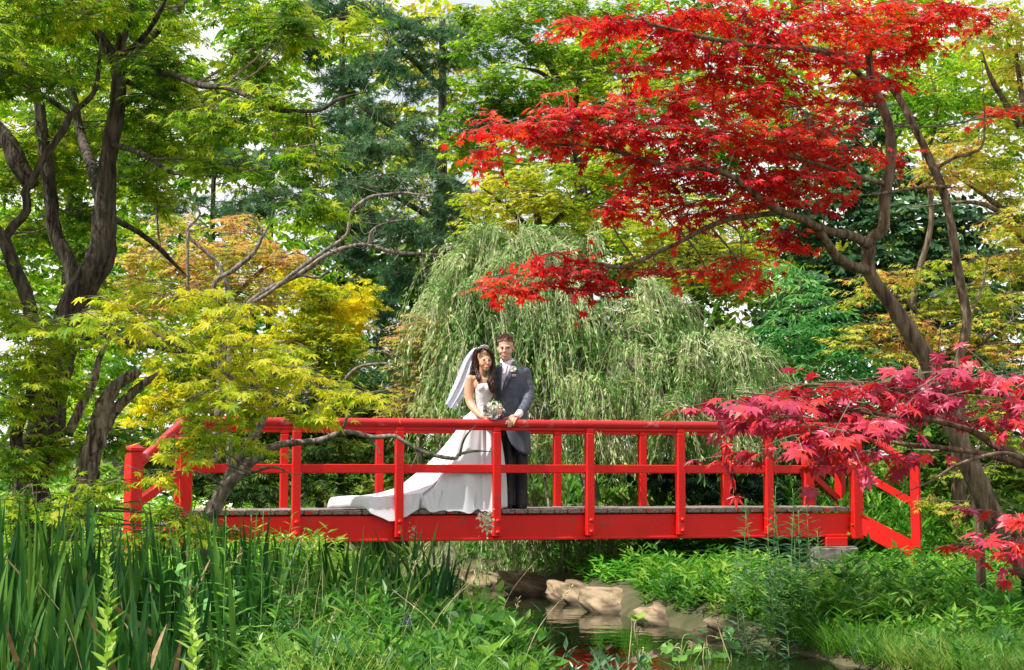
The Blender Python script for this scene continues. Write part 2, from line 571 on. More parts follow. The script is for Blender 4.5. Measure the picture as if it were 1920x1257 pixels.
for vc in (.05, 1.245):
    q = MB(); rail_profile(q, Bp(TL, vc, (rt + rb) / 2), Bp(TR, vc, (rt + rb) / 2), .1, rt - rb)
    o = q.build('handrail', RED_RAIL, bridge, True)
    bar('rail_batten', TL + .06, TR - .06, vc - .022, vc + .022, rb - .028, rb + .006)
    bar('mid_rail', TL + .05, TR - .05, vc - .02, vc + .02, EYE + .048, EYE + .134)
    tl = [-2.03, -1, 0, 1, 2, 3]
    for t_ in tl:
        t_ += random.uniform(-.008, .008)
        lo = zb + .04
        if vc < .5:
            o = bar('post', t_ - .042, t_ + .042, 0, .1, lo, rb - .045, bev=.008)
            bar('post_cap', t_ - .040, t_ + .040, .004, .096, rb - .044, rb + .002)
            for zz in (zb + .085, zb + .2):
                q = MB(); tube(q, [Bp(t_ + .004, .002, zz), Bp(t_ + .004, -.014, zz), Bp(t_ + .004, -.024, zz)], [.021, .021, .012], 10)
                q.build('bolt', RED, o)
        else:
            o = bar('post', t_ - .042, t_ + .042, 1.2, 1.29, lo, rb - .045, bev=.008)
            bar('post_cap', t_ - .040, t_ + .040, 1.204, 1.286, rb - .044, rb + .002)
def square_post(name, x, y, z0, z1, wd, rot, cap, parent=bridge):
    bm = bmesh.new()
    bmesh.ops.create_cube(bm, size=1)
    for q in bm.verts:
        q.co = Vector((q.co.x * wd, q.co.y * wd, (z0 + z1) / 2 + q.co.z * (z1 - z0)))
    bmesh.ops.bevel(bm, geom=bm.edges[:], offset=.008, segments=1, affect='EDGES')
    bm.verts.index_update()
    R = Matrix.Rotation(rot, 3, 'Z')
    q = MB(); q.add([np.array(R @ a.co) + np.array([x, y, 0]) for a in bm.verts], [[a.index for a in f.verts] for f in bm.faces])
    bm.free()
    o = q.build(name, RED, parent)
    if cap:
        h = wd / 2 + .014
        V = []
        for zz, hh in ((z1 + .001, h), (z1 + .03, h), (z1 + .068, .01)):
            V += [(-hh, -hh, zz), (hh, -hh, zz), (hh, hh, zz), (-hh, hh, zz)]
        fs = [[3, 2, 1, 0], [8, 9, 10, 11]]
        for a in (0, 4):
            fs += [[a + b_, a + (b_ + 1) % 4, a + 4 + (b_ + 1) % 4, a + 4 + b_] for b_ in range(4)]
        q = MB(); q.add([np.array(R @ Vector(a)) + np.array([x, y, 0]) for a in V], fs)
        q.build('pyramid_cap', RED, o)
    return o
def wing(tE, vE, vec, top_z=1.47):
    """end post, short splayed stair rail and outer post"""
    e = Bp(tE, vE, 0)
    op = np.array([e[0] + vec[0], e[1] + vec[1], 0])
    a = square_post('end_post', e[0], e[1], zb - .02, rt + .03, .115, .255, False)
    for q0, hh in ((rt + .031, .03), (rt + .056, .045)):
        mbp = MB(); R = Matrix.Rotation(.255, 3, 'Z')
        V = []
        for zz, s_ in ((q0, hh), (q0 + .022, hh), (q0 + (.024 if hh == .03 else .05), hh * .9 if hh == .03 else .012)):
            V += [np.array(R @ Vector((sx * s_, sy * s_, zz))) + np.array([e[0], e[1], 0]) for sx, sy in ((-1,-1),(1,-1),(1,1),(-1,1))]
        fs = [[3, 2, 1, 0], [8, 9, 10, 11]]
        for b0 in (0, 4):
            fs += [[b0 + k_, b0 + (k_ + 1) % 4, b0 + 4 + (k_ + 1) % 4, b0 + 4 + k_] for k_ in range(4)]
        mbp.add(V, fs); mbp.build('finial', RED, a)
    ang = math.atan2(vec[1], vec[0])
    square_post('outer_post', op[0], op[1], float(ground_z(op[0], op[1])) - .15, top_z, .1 if vec[0] > 0 else .125, ang, True)
    d = unit(np.array([vec[0], vec[1], 0])); n_ = np.array([-d[1], d[0], 0])
    l = math.hypot(*vec)
    q = MB(); rail_profile(q, e + d * .03 + [0, 0, 1.80], e + d * (l - .03) + [0, 0, 1.37], .1, .085)
    q.build('stair_handrail', RED_RAIL, bridge, True)
    def plankbar(name, z0, z1, h, th, s0=.04, s1=.04, off=0):
        q = MB(); V = []
        for s_, zz in ((s0, z0), (l - s1, z1)):
            for a_, b_ in ((-1, -1), (1, -1), (1, 1), (-1, 1)):
                V.append(e + d * s_ + n_ * (a_ * th / 2 + off) + np.array([0, 0, zz + b_ * h / 2]))
        q.add_k(V, [(0, 3, 2, 1), (4, 5, 6, 7), (0, 1, 5, 4), (1, 2, 6, 5), (2, 3, 7, 6), (3, 0, 4, 7)])
        q.build(name, RED, bridge)
    plankbar('stair_mid_rail', 1.31, .99, .085, .04)
    plankbar('stair_stringer', .76, .47, .22, .05)
    return e, op
wing(TL, .05, (-.41, -.42), 1.5)
wing(TL, 1.245, (-.55, .3))
eR, oR = wing(TR, .05, (.585, -.23), 1.45)
wing(TR, 1.245, (.48, .5))
for k, (s_, zz) in enumerate(((.18, .77), (.42, .62))):       # treads at the right end
    bar('stair_tread', TR + s_ - .1, TR + s_ + .12, .15, 1.15, zz, zz + .035, WOOD_DECK)
    bar('stair_tread', TL - s_ - .12, TL - s_ + .1, .15, 1.15, zz, zz + .035, WOOD_DECK)
bar('bearing_block', TR - .36, TR - .1, .06, .3, zb - .1, zb - .002, bev=.01)
bar('bearing_block', TL + .1, TL + .36, .06, .3, zb - .1, zb - .002, bev=.01)

def pier(t0, t1, label):
    c = Bp((t0 + t1) / 2, .6, 0)
    gz = min(float(ground_z(*Bp(t0, .1, 0)[:2])), float(ground_z(*Bp(t1, .1, 0)[:2])))
    z0 = max(gz - .3, -.3)
    bm = bmesh.new(); bmesh.ops.create_cube(bm, size=1)
    for q in bm.verts:
        q.co = Vector(((t0 + t1) / 2 + q.co.x * (t1 - t0), .62 + q.co.y * 1.3, (z0 + zb - .102) / 2 + q.co.z * (zb - .102 - z0)))
    bmesh.ops.bevel(bm, geom=bm.edges[:], offset=.02, segments=2, affect='EDGES')
    bmesh.ops.subdivide_edges(bm, edges=bm.edges[:], cuts=3, use_grid_fill=True)
    for q in bm.verts: q.co += Vector(rng.normal(size=3) * .004)
    bm.verts.index_update()
    q = MB(); q.add([Bp(*a.co) for a in bm.verts], [[a.index for a in f.verts] for f in bm.faces]); bm.free()
    return tag(q.build('concrete_pier', CONCRETE), label, 'pier')
pier(TR - .55, TR - .02, 'weathered grey concrete pier under the right end of the red bridge')
pier(TL - .02, TL + .5, 'weathered grey concrete pier hidden among irises under the left bridge end')
# ------------------------------------------------------------------ trees
DENS = 2.8
def foliage(pads, leaf_len, density=1.2, k=8, twig=.34, droop=.3, flat=.32, out=.3, size=(.7, 1.15), cov=.3):
    Ts, Ms, tw = [], [], []
    for pd in pads:
        px, py, rx, ry, Y = pd[:5]
        c = P(px, py, Y)
        ax, az = rx * Y / F, ry * Y / F
        ay = pd[5] if len(pd) > 5 else max(.7 * ax, .35)
        lp = leaf_len * F / Y
        n = int(density * DENS * math.pi * rx * ry / (lp * lp * cov)) + k
        nt_ = n // k + 1
        u = unit(rng.normal(size=(nt_, 3))) * rng.uniform(0, 1, (nt_, 1)) ** .42
        B = c + u * np.array([ax, ay, az])
        d = np.stack([u[:, 0] + rng.normal(size=nt_) * .55, u[:, 1] + rng.normal(size=nt_) * .55, rng.normal(size=nt_) * .14 - .1], 1)
        d = unit(d)
        Lw = twig * rng.uniform(.6, 1.3, nt_)
        j = np.arange(k)
        along = ((j // 2 + .6) / (k / 2) - .45)
        pos = B[:, None, :] + d[:, None, :] * (Lw[:, None] * along[None, :])[..., None]
        a = np.where(j == k - 1, 0, np.where(j % 2, 1, -1))[None, :] * rng.uniform(.6, 1.4, (nt_, k)) + rng.normal(size=(nt_, k)) * .15
        ca, sa = np.cos(a), np.sin(a)
        dl = np.stack([d[:, None, 0] * ca - d[:, None, 1] * sa, d[:, None, 0] * sa + d[:, None, 1] * ca,
                       d[:, None, 2] - droop * rng.uniform(.3, 1.7, (nt_, k))], -1).reshape(-1, 3)
        nn = np.array([0, 0, 1.]) + rng.normal(size=(nt_ * k, 3)) * flat
        nn[:, :2] += np.repeat(u[:, :2], k, 0) * out + np.repeat(d[:, :2], k, 0) * .2
        s = leaf_len * rng.uniform(*size, nt_ * k)
        Ts.append(pos.reshape(-1, 3)); Ms.append(orient(dl, nn, s))
        tw.append(np.stack([B - d * Lw[:, None] * .55, B + d * Lw[:, None] * .5], 1))
    return np.concatenate(Ts), np.concatenate(Ms), np.concatenate(tw)

def twigs_mesh(mb, tw, r):
    """thin three-sided twigs"""
    a, b = tw[:, 0], tw[:, 1]
    n = len(a)
    d = unit(b - a)
    s = unit(np.cross(d, np.array([.2, .3, 1.])))
    t_ = np.cross(d, s)
    mid = (a + b) / 2 + np.array([0, 0, 1]) * (np.linalg.norm(b - a, axis=1) * .06)[:, None]
    V = []
    for q, rr in ((a, r), (mid, r * .75), (b, r * .3)):
        for th in (0, 2.1, 4.2):
            V.append(q + (math.cos(th) * s + math.sin(th) * t_) * rr)
    V = np.stack(V, 1).reshape(-1, 3)
    o = np.arange(n)[:, None] * 9
    fs = []
    for lv in (0, 3):
        for e in range(3):
            fs.append(np.concatenate([o + lv + e, o + lv + (e + 1) % 3, o + lv + 3 + (e + 1) % 3, o + lv + 3 + e], 1))
    mb.add_k(V, np.concatenate(fs))

def split_leaves(root, T, M, tpl, mat, n=300, name='leaf', crown='crown', mass=None):
    """the n leaves that show largest are parts of their own, the rest one mass"""
    q = to_px(T)
    ins = (q[:, 0] > 5) & (q[:, 0] < 1915) & (q[:, 1] > 5) & (q[:, 1] < 1250)
    pick = np.zeros(len(T), bool)
    if n:
        sz = np.linalg.norm(M[:, :, 1], axis=1) / q[:, 2]
        score = np.where(ins, sz, 0)
        pick[np.argsort(-score)[:n]] = True
        pick &= ins
        mb = MB(); mb.inst(tpl, np.eye(3)[None], np.zeros((1, 3)))
        me = mb.mesh(name, mat)
        org = parent_origin(root)
        for i in np.where(pick)[0]:
            o = mesh_obj(name, me, root)
            m4 = np.eye(4); m4[:3, :3] = M[i]; m4[:3, 3] = T[i] - org
            o.matrix_basis = Matrix(m4.tolist())
    if (~pick).any():
        mb = MB(); mb.inst(mass or tpl, M[~pick], T[~pick])
        mb.build(crown, mat, root, kind='stuff')

def limb_pts(l, per=6):
    p = np.array([np.append(P(a, b, Y), r * Y / F) for a, b, Y, r in l])
    return spline(p, per)

def tree(name, label, base, limbs, pads, tpl, leaf_len, mat, bark, n_ind=0, density=1.2, group=None, cat='tree',
         k=8, twig=.34, droop=.3, flat=.32, conn=2, rtw=.004, rough=.05, cov=.3, out=.3, sides=10, size=(.7, 1.15), crown='crown', mass=None):
    b = np.array(base, float)
    root = empty(name, b, label, cat, group)
    allp = []
    for i, l in enumerate(limbs):
        s = limb_pts(l) if not isinstance(l, np.ndarray) else l
        if i == 0:
            s[0, :3] = np.minimum(s[0, :3], [1e9, 1e9, b[2] - .15])
        else:
            s = s.copy(); m_ = min(7, len(s)); s[-m_:, 3] *= np.linspace(1, .22, m_)
        q = MB(); tube(q, s[:, :3], np.maximum(s[:, 3], .003), sides, rough)
        q.build('trunk' if i == 0 else 'branch', bark, root, True)
        allp.append(s)
    allp = np.concatenate(allp)
    T, M, tw = foliage(pads, leaf_len, density, k, twig, droop, flat, out, size, cov)
    split_leaves(root, T, M, tpl, mat, n_ind, crown=crown, mass=mass or {id(MAPLE): MAPLE_MASS, id(MAPLE_BROAD): BROAD_MASS}.get(id(tpl)))
    mbt = MB()
    if rtw:
        twigs_mesh(mbt, tw, rtw)
    if conn:
        for pd in pads:
            c = P(*pd[:2], pd[4])
            R = np.array([pd[2], 0, pd[3]]) * pd[4] / F; R[1] = pd[5] if len(pd) > 5 else .7 * R[0]
            dd = np.linalg.norm(allp[:, :3] - c, axis=1) + np.maximum(0, allp[:, 2] - c[2]) * .8
            s0 = allp[dd.argmin()]
            r0 = min(s0[3] * .55, .007 + .0035 * dd.min())
            h = c + rng.normal(size=3) * R * .15
            m1 = s0[:3] * .5 + h * .5 + rng.normal(size=3) * dd.min() * .07
            cv = spline([np.append(s0[:3], r0), np.append(m1, r0 * .7), np.append(h, r0 * .45)], 5)
            tube(mbt, cv[:, :3], cv[:, 3], 5, .05, False)
            for _ in range(conn):
                e = c + unit(rng.normal(size=3)) * R * .85
                st = cv[rng.integers(4, len(cv))]
                mm = (st[:3] + e) / 2 + rng.normal(size=3) * .04 + [0, 0, .04]
                c2 = spline([np.append(st[:3], st[3] * .8), np.append(mm, st[3] * .55), np.append(e, st[3] * .25)], 4)
                tube(mbt, c2[:, :3], c2[:, 3], 4, .05, False)
    if mbt.n:
        mbt.build('twigs', TWIG if bark is not BARK_GREY else bark, root, kind='stuff')
    return root
def gbase(px, Y):
    x = (px - 960) / F * Y
    return np.array([x, Y, float(ground_z(x, Y))])

LM_GREEN = leaf_mat('green_maple_leaf', [(.05, .15, .006), (.12, .26, .008), (.24, .39, .012), (.42, .47, .02)], 1.1, .55)
LM_GOLD = leaf_mat('golden_green_maple_leaf', [(.16, .3, .01), (.32, .43, .014), (.5, .52, .025), (.6, .56, .04)], 1.5, .52)
LM_RED = leaf_mat('red_maple_leaf', [(.26, .006, .012), (.5, .008, .012), (.64, .014, .016), (.68, .075, .014)], 1.4, .46, .42, .38, tmul=1.35)
LM_CRIMSON = leaf_mat('crimson_maple_leaf', [(.3, .016, .055), (.5, .05, .11), (.54, .03, .05), (.6, .03, .022)], 1.6, .26, .42, .42, tmul=1.2)  # pinker tones put the sky's sheen on these leaves into their colour
LM_LIME = leaf_mat('lime_maple_leaf', [(.14, .26, .014), (.32, .4, .025), (.55, .52, .06), (.5, .22, .06)], 1.0, .45)
LM_BRIGHT = leaf_mat('bright_green_maple_leaf', [(.05, .17, .008), (.13, .3, .01), (.27, .46, .016), (.46, .57, .035)], .5, .58)
LM_YEL = leaf_mat('yellow_green_maple_leaf', [(.15, .31, .01), (.34, .47, .016), (.54, .57, .03), (.6, .48, .05)], .6, .56)
LM_ORANGE = leaf_mat('orange_maple_leaf', [(.3, .42, .03), (.55, .5, .05), (.62, .4, .1), (.64, .28, .09)], .8, .5)
LM_PINE = leaf_mat('blue_green_pine_needle', [(.022, .085, .035), (.05, .14, .055), (.1, .22, .1), (.18, .3, .14)], .5, .35, .55, .12)
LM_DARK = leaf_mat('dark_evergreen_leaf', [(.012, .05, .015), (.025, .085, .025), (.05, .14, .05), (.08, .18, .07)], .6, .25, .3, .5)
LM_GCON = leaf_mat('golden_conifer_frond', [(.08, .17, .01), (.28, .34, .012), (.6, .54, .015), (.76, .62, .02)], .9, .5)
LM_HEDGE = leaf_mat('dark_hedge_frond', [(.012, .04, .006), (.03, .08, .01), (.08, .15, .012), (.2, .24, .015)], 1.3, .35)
LM_BUSH = leaf_mat('fresh_green_bush_leaf', [(.03, .15, .03), (.06, .24, .05), (.12, .34, .08), (.2, .42, .1)], .9, .45)
LM_PEAR = leaf_mat('silver_green_willow_leaf', [(.07, .2, .03), (.16, .34, .065), (.3, .48, .13), (.52, .62, .29)], 1.6, .42, .4, .4, namp=.7)
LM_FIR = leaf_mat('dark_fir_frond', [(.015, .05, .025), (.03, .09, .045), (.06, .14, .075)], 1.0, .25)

# ---- green maple at the left: dark multi-stemmed trunk in its own shade
A, Bk = 11.6, 12.4
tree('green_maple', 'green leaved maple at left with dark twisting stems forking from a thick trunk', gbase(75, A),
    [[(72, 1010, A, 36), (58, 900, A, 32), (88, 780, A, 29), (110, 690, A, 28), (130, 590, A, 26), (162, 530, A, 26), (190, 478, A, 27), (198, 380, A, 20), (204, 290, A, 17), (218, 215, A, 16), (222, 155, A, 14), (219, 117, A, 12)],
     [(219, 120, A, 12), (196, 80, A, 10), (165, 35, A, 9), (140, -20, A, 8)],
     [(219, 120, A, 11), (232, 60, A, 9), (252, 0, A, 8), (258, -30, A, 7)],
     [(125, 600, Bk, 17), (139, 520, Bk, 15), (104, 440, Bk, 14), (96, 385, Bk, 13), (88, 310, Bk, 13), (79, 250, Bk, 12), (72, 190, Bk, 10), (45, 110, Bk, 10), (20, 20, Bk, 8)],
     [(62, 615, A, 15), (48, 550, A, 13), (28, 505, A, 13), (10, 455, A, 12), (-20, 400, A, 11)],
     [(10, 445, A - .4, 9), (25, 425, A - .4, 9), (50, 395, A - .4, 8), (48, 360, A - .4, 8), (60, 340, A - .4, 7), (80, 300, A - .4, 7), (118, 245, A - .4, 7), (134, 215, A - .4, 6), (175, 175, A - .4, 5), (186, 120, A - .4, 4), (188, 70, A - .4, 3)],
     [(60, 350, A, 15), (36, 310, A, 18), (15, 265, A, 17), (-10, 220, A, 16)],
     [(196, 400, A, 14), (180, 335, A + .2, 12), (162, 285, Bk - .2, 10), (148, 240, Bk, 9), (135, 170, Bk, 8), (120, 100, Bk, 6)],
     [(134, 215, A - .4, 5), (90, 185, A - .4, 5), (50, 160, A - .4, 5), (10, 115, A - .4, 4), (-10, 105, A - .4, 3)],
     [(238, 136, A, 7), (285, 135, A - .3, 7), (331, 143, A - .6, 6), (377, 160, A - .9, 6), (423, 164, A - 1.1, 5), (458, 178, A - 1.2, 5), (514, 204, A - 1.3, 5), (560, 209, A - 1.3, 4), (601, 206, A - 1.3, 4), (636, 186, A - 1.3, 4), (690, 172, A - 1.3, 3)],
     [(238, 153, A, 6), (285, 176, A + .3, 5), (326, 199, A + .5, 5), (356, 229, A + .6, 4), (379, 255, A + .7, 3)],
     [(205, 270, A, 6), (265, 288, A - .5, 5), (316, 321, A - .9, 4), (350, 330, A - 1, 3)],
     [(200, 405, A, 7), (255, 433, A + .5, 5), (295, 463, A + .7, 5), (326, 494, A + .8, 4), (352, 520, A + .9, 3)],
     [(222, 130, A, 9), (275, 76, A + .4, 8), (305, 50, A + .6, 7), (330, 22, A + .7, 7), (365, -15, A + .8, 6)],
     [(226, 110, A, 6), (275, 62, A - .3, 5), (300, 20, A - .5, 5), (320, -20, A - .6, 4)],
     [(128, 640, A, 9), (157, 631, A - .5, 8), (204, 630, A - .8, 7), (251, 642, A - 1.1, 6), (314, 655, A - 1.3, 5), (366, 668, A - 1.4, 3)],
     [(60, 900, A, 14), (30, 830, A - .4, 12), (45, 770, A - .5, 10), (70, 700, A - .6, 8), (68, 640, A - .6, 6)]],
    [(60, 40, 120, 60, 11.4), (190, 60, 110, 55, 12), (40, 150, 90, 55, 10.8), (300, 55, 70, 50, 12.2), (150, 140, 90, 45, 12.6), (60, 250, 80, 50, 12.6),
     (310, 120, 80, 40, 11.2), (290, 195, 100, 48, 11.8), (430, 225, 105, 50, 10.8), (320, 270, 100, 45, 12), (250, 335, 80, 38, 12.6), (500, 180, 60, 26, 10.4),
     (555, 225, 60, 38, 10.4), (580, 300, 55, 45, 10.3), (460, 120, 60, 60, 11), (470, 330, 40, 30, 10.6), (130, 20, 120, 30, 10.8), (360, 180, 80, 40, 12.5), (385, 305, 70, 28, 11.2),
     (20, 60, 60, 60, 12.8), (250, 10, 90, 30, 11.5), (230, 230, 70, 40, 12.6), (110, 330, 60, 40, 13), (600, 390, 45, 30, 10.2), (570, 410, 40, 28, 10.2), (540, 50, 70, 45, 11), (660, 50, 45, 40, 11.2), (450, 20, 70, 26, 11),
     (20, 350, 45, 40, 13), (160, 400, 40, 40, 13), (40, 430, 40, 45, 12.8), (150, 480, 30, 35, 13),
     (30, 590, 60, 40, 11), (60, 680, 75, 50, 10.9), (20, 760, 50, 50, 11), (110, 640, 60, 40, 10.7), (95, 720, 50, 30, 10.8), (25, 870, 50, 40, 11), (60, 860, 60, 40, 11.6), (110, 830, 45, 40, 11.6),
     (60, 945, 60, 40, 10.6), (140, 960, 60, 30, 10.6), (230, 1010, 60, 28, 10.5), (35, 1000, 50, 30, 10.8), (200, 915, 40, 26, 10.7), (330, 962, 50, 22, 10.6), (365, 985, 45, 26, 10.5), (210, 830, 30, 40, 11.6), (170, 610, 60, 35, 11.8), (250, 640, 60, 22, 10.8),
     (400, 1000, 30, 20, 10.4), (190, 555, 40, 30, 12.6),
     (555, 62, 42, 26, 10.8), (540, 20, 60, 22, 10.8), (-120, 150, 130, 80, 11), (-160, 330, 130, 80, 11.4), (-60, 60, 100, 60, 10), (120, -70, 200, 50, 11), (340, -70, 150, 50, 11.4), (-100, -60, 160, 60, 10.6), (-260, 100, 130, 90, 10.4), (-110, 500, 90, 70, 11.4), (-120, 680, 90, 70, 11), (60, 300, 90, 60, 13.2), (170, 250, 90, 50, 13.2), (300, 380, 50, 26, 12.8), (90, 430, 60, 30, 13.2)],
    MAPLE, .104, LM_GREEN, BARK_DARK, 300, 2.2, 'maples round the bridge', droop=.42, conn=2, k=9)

# ---- the split dead trunk in front of it
D = 11.2
root = empty('broken_tree_trunk', gbase(140, D), 'dark split dead trunk with two broken jagged prongs behind the irises', 'tree trunk')
for i, l in enumerate([[(132, 1020, D, 22), (140, 975, D, 20), (157, 910, D, 20), (176, 840, D, 19), (190, 775, D, 16), (214, 728, D, 12), (245, 705, D, 11), (263, 697, D, 6)],
          [(168, 860, D + .1, 16), (190, 810, D + .1, 13), (212, 775, D + .1, 10), (240, 745, D + .1, 9), (272, 718, D + .1, 7), (296, 700, D + .1, 2)],
          [(128, 815, D + .5, 9), (150, 765, D + .6, 8), (172, 725, D + .7, 8), (184, 680, D + .8, 6), (200, 640, D + .9, 5)]]):
    s = limb_pts(l, 8); q = MB(); tube(q, s[:, :3], s[:, 3], 12, .12)
    q.build('trunk' if i == 0 else 'broken_limb', BARK_DEAD, root, True)

# ---- golden green maple whose low grey branch reaches in front of the bridge
G = 11.0
tree('golden_maple', 'low golden green maple with forked grey stem spreading its leaves over the left bridge rail', gbase(392, G + .1),
    [[(390, 1000, G, 16), (395, 965, G, 15), (412, 930, G, 12), (430, 895, G, 11), (452, 855, G, 11), (478, 815, G, 9), (492, 788, G, 8), (505, 765, G, 6)],
     [(398, 968, G - .05, 12), (425, 915, G - .1, 11), (448, 890, G - .1, 10), (470, 868, G - .1, 9), (500, 846, G - .1, 8), (525, 834, G - .1, 7), (560, 830, G - .1, 6), (600, 826, G - .15, 6), (636, 813, G - .15, 5.5), (660, 811, G - .15, 5), (700, 820, G - .15, 4.5), (738, 818, G - .15, 4), (760, 830, G - .15, 4), (800, 850, G - .15, 4), (850, 860, G - .15, 3.6), (862, 852, G - .15, 3), (890, 846, G - .15, 2.5), (930, 848, G - .15, 1.2)],
     [(636, 813, G - .15, 3.5), (645, 798, G - .2, 3), (652, 780, G - .2, 2.6), (655, 772, G - .2, 1.6)],
     [(862, 856, G - .15, 2.6), (868, 830, G - .15, 2.2), (878, 812, G - .15, 2), (893, 797, G - .15, 1)],
     [(697, 822, G - .15, 2), (710, 845, G - .15, 1.8), (716, 862, G - .15, 1)],
     [(785, 845, G - .15, 2), (778, 862, G - .15, 1.6), (770, 876, G - .15, 1)],
     [(440, 885, G - .1, 4), (470, 887, G - .2, 3), (512, 876, G - .25, 2.4), (545, 888, G - .25, 1.2), (570, 890, G - .25, .8)],
     [(500, 770, G, 5), (450, 720, G - .4, 5), (390, 680, G - .7, 5), (330, 650, G - .9, 4), (260, 610, G - 1, 3), (190, 590, G - 1, 2)],
     [(500, 770, G, 5), (480, 720, G - .2, 4), (455, 660, G - .4, 4), (425, 610, G - .5, 3), (390, 570, G - .5, 2)],
     [(500, 770, G, 4), (560, 740, G - .4, 4), (620, 735, G - .6, 3), (680, 750, G - .7, 2)]],
    [(190, 590, 75, 36, 9.9), (265, 610, 70, 34, 9.9), (330, 650, 60, 28, 10), (365, 565, 80, 42, 10.2), (430, 600, 60, 45, 10.2), (300, 545, 55, 30, 10.6),
     (430, 655, 80, 42, 10), (500, 690, 70, 45, 10), (550, 650, 30, 20, 10.6), (410, 735, 80, 36, 10), (500, 750, 80, 36, 10), (570, 710, 65, 34, 10), (640, 735, 60, 26, 10), (690, 757, 42, 16, 10.1),
     (610, 770, 60, 18, 10.1), (540, 785, 60, 20, 10.2), (380, 790, 45, 26, 10.2), (330, 838, 36, 22, 10.2), (292, 888, 26, 16, 10.2), (395, 840, 40, 30, 10.2), (350, 770, 40, 24, 10.2), (470, 838, 40, 16, 10.3), (360, 815, 50, 30, 10.2),
     (440, 770, 60, 24, 10.2)],
    MAPLE, .108, LM_GOLD, BARK_GREY, 300, 1.1, 'maples round the bridge', droop=.45, conn=2, k=9)

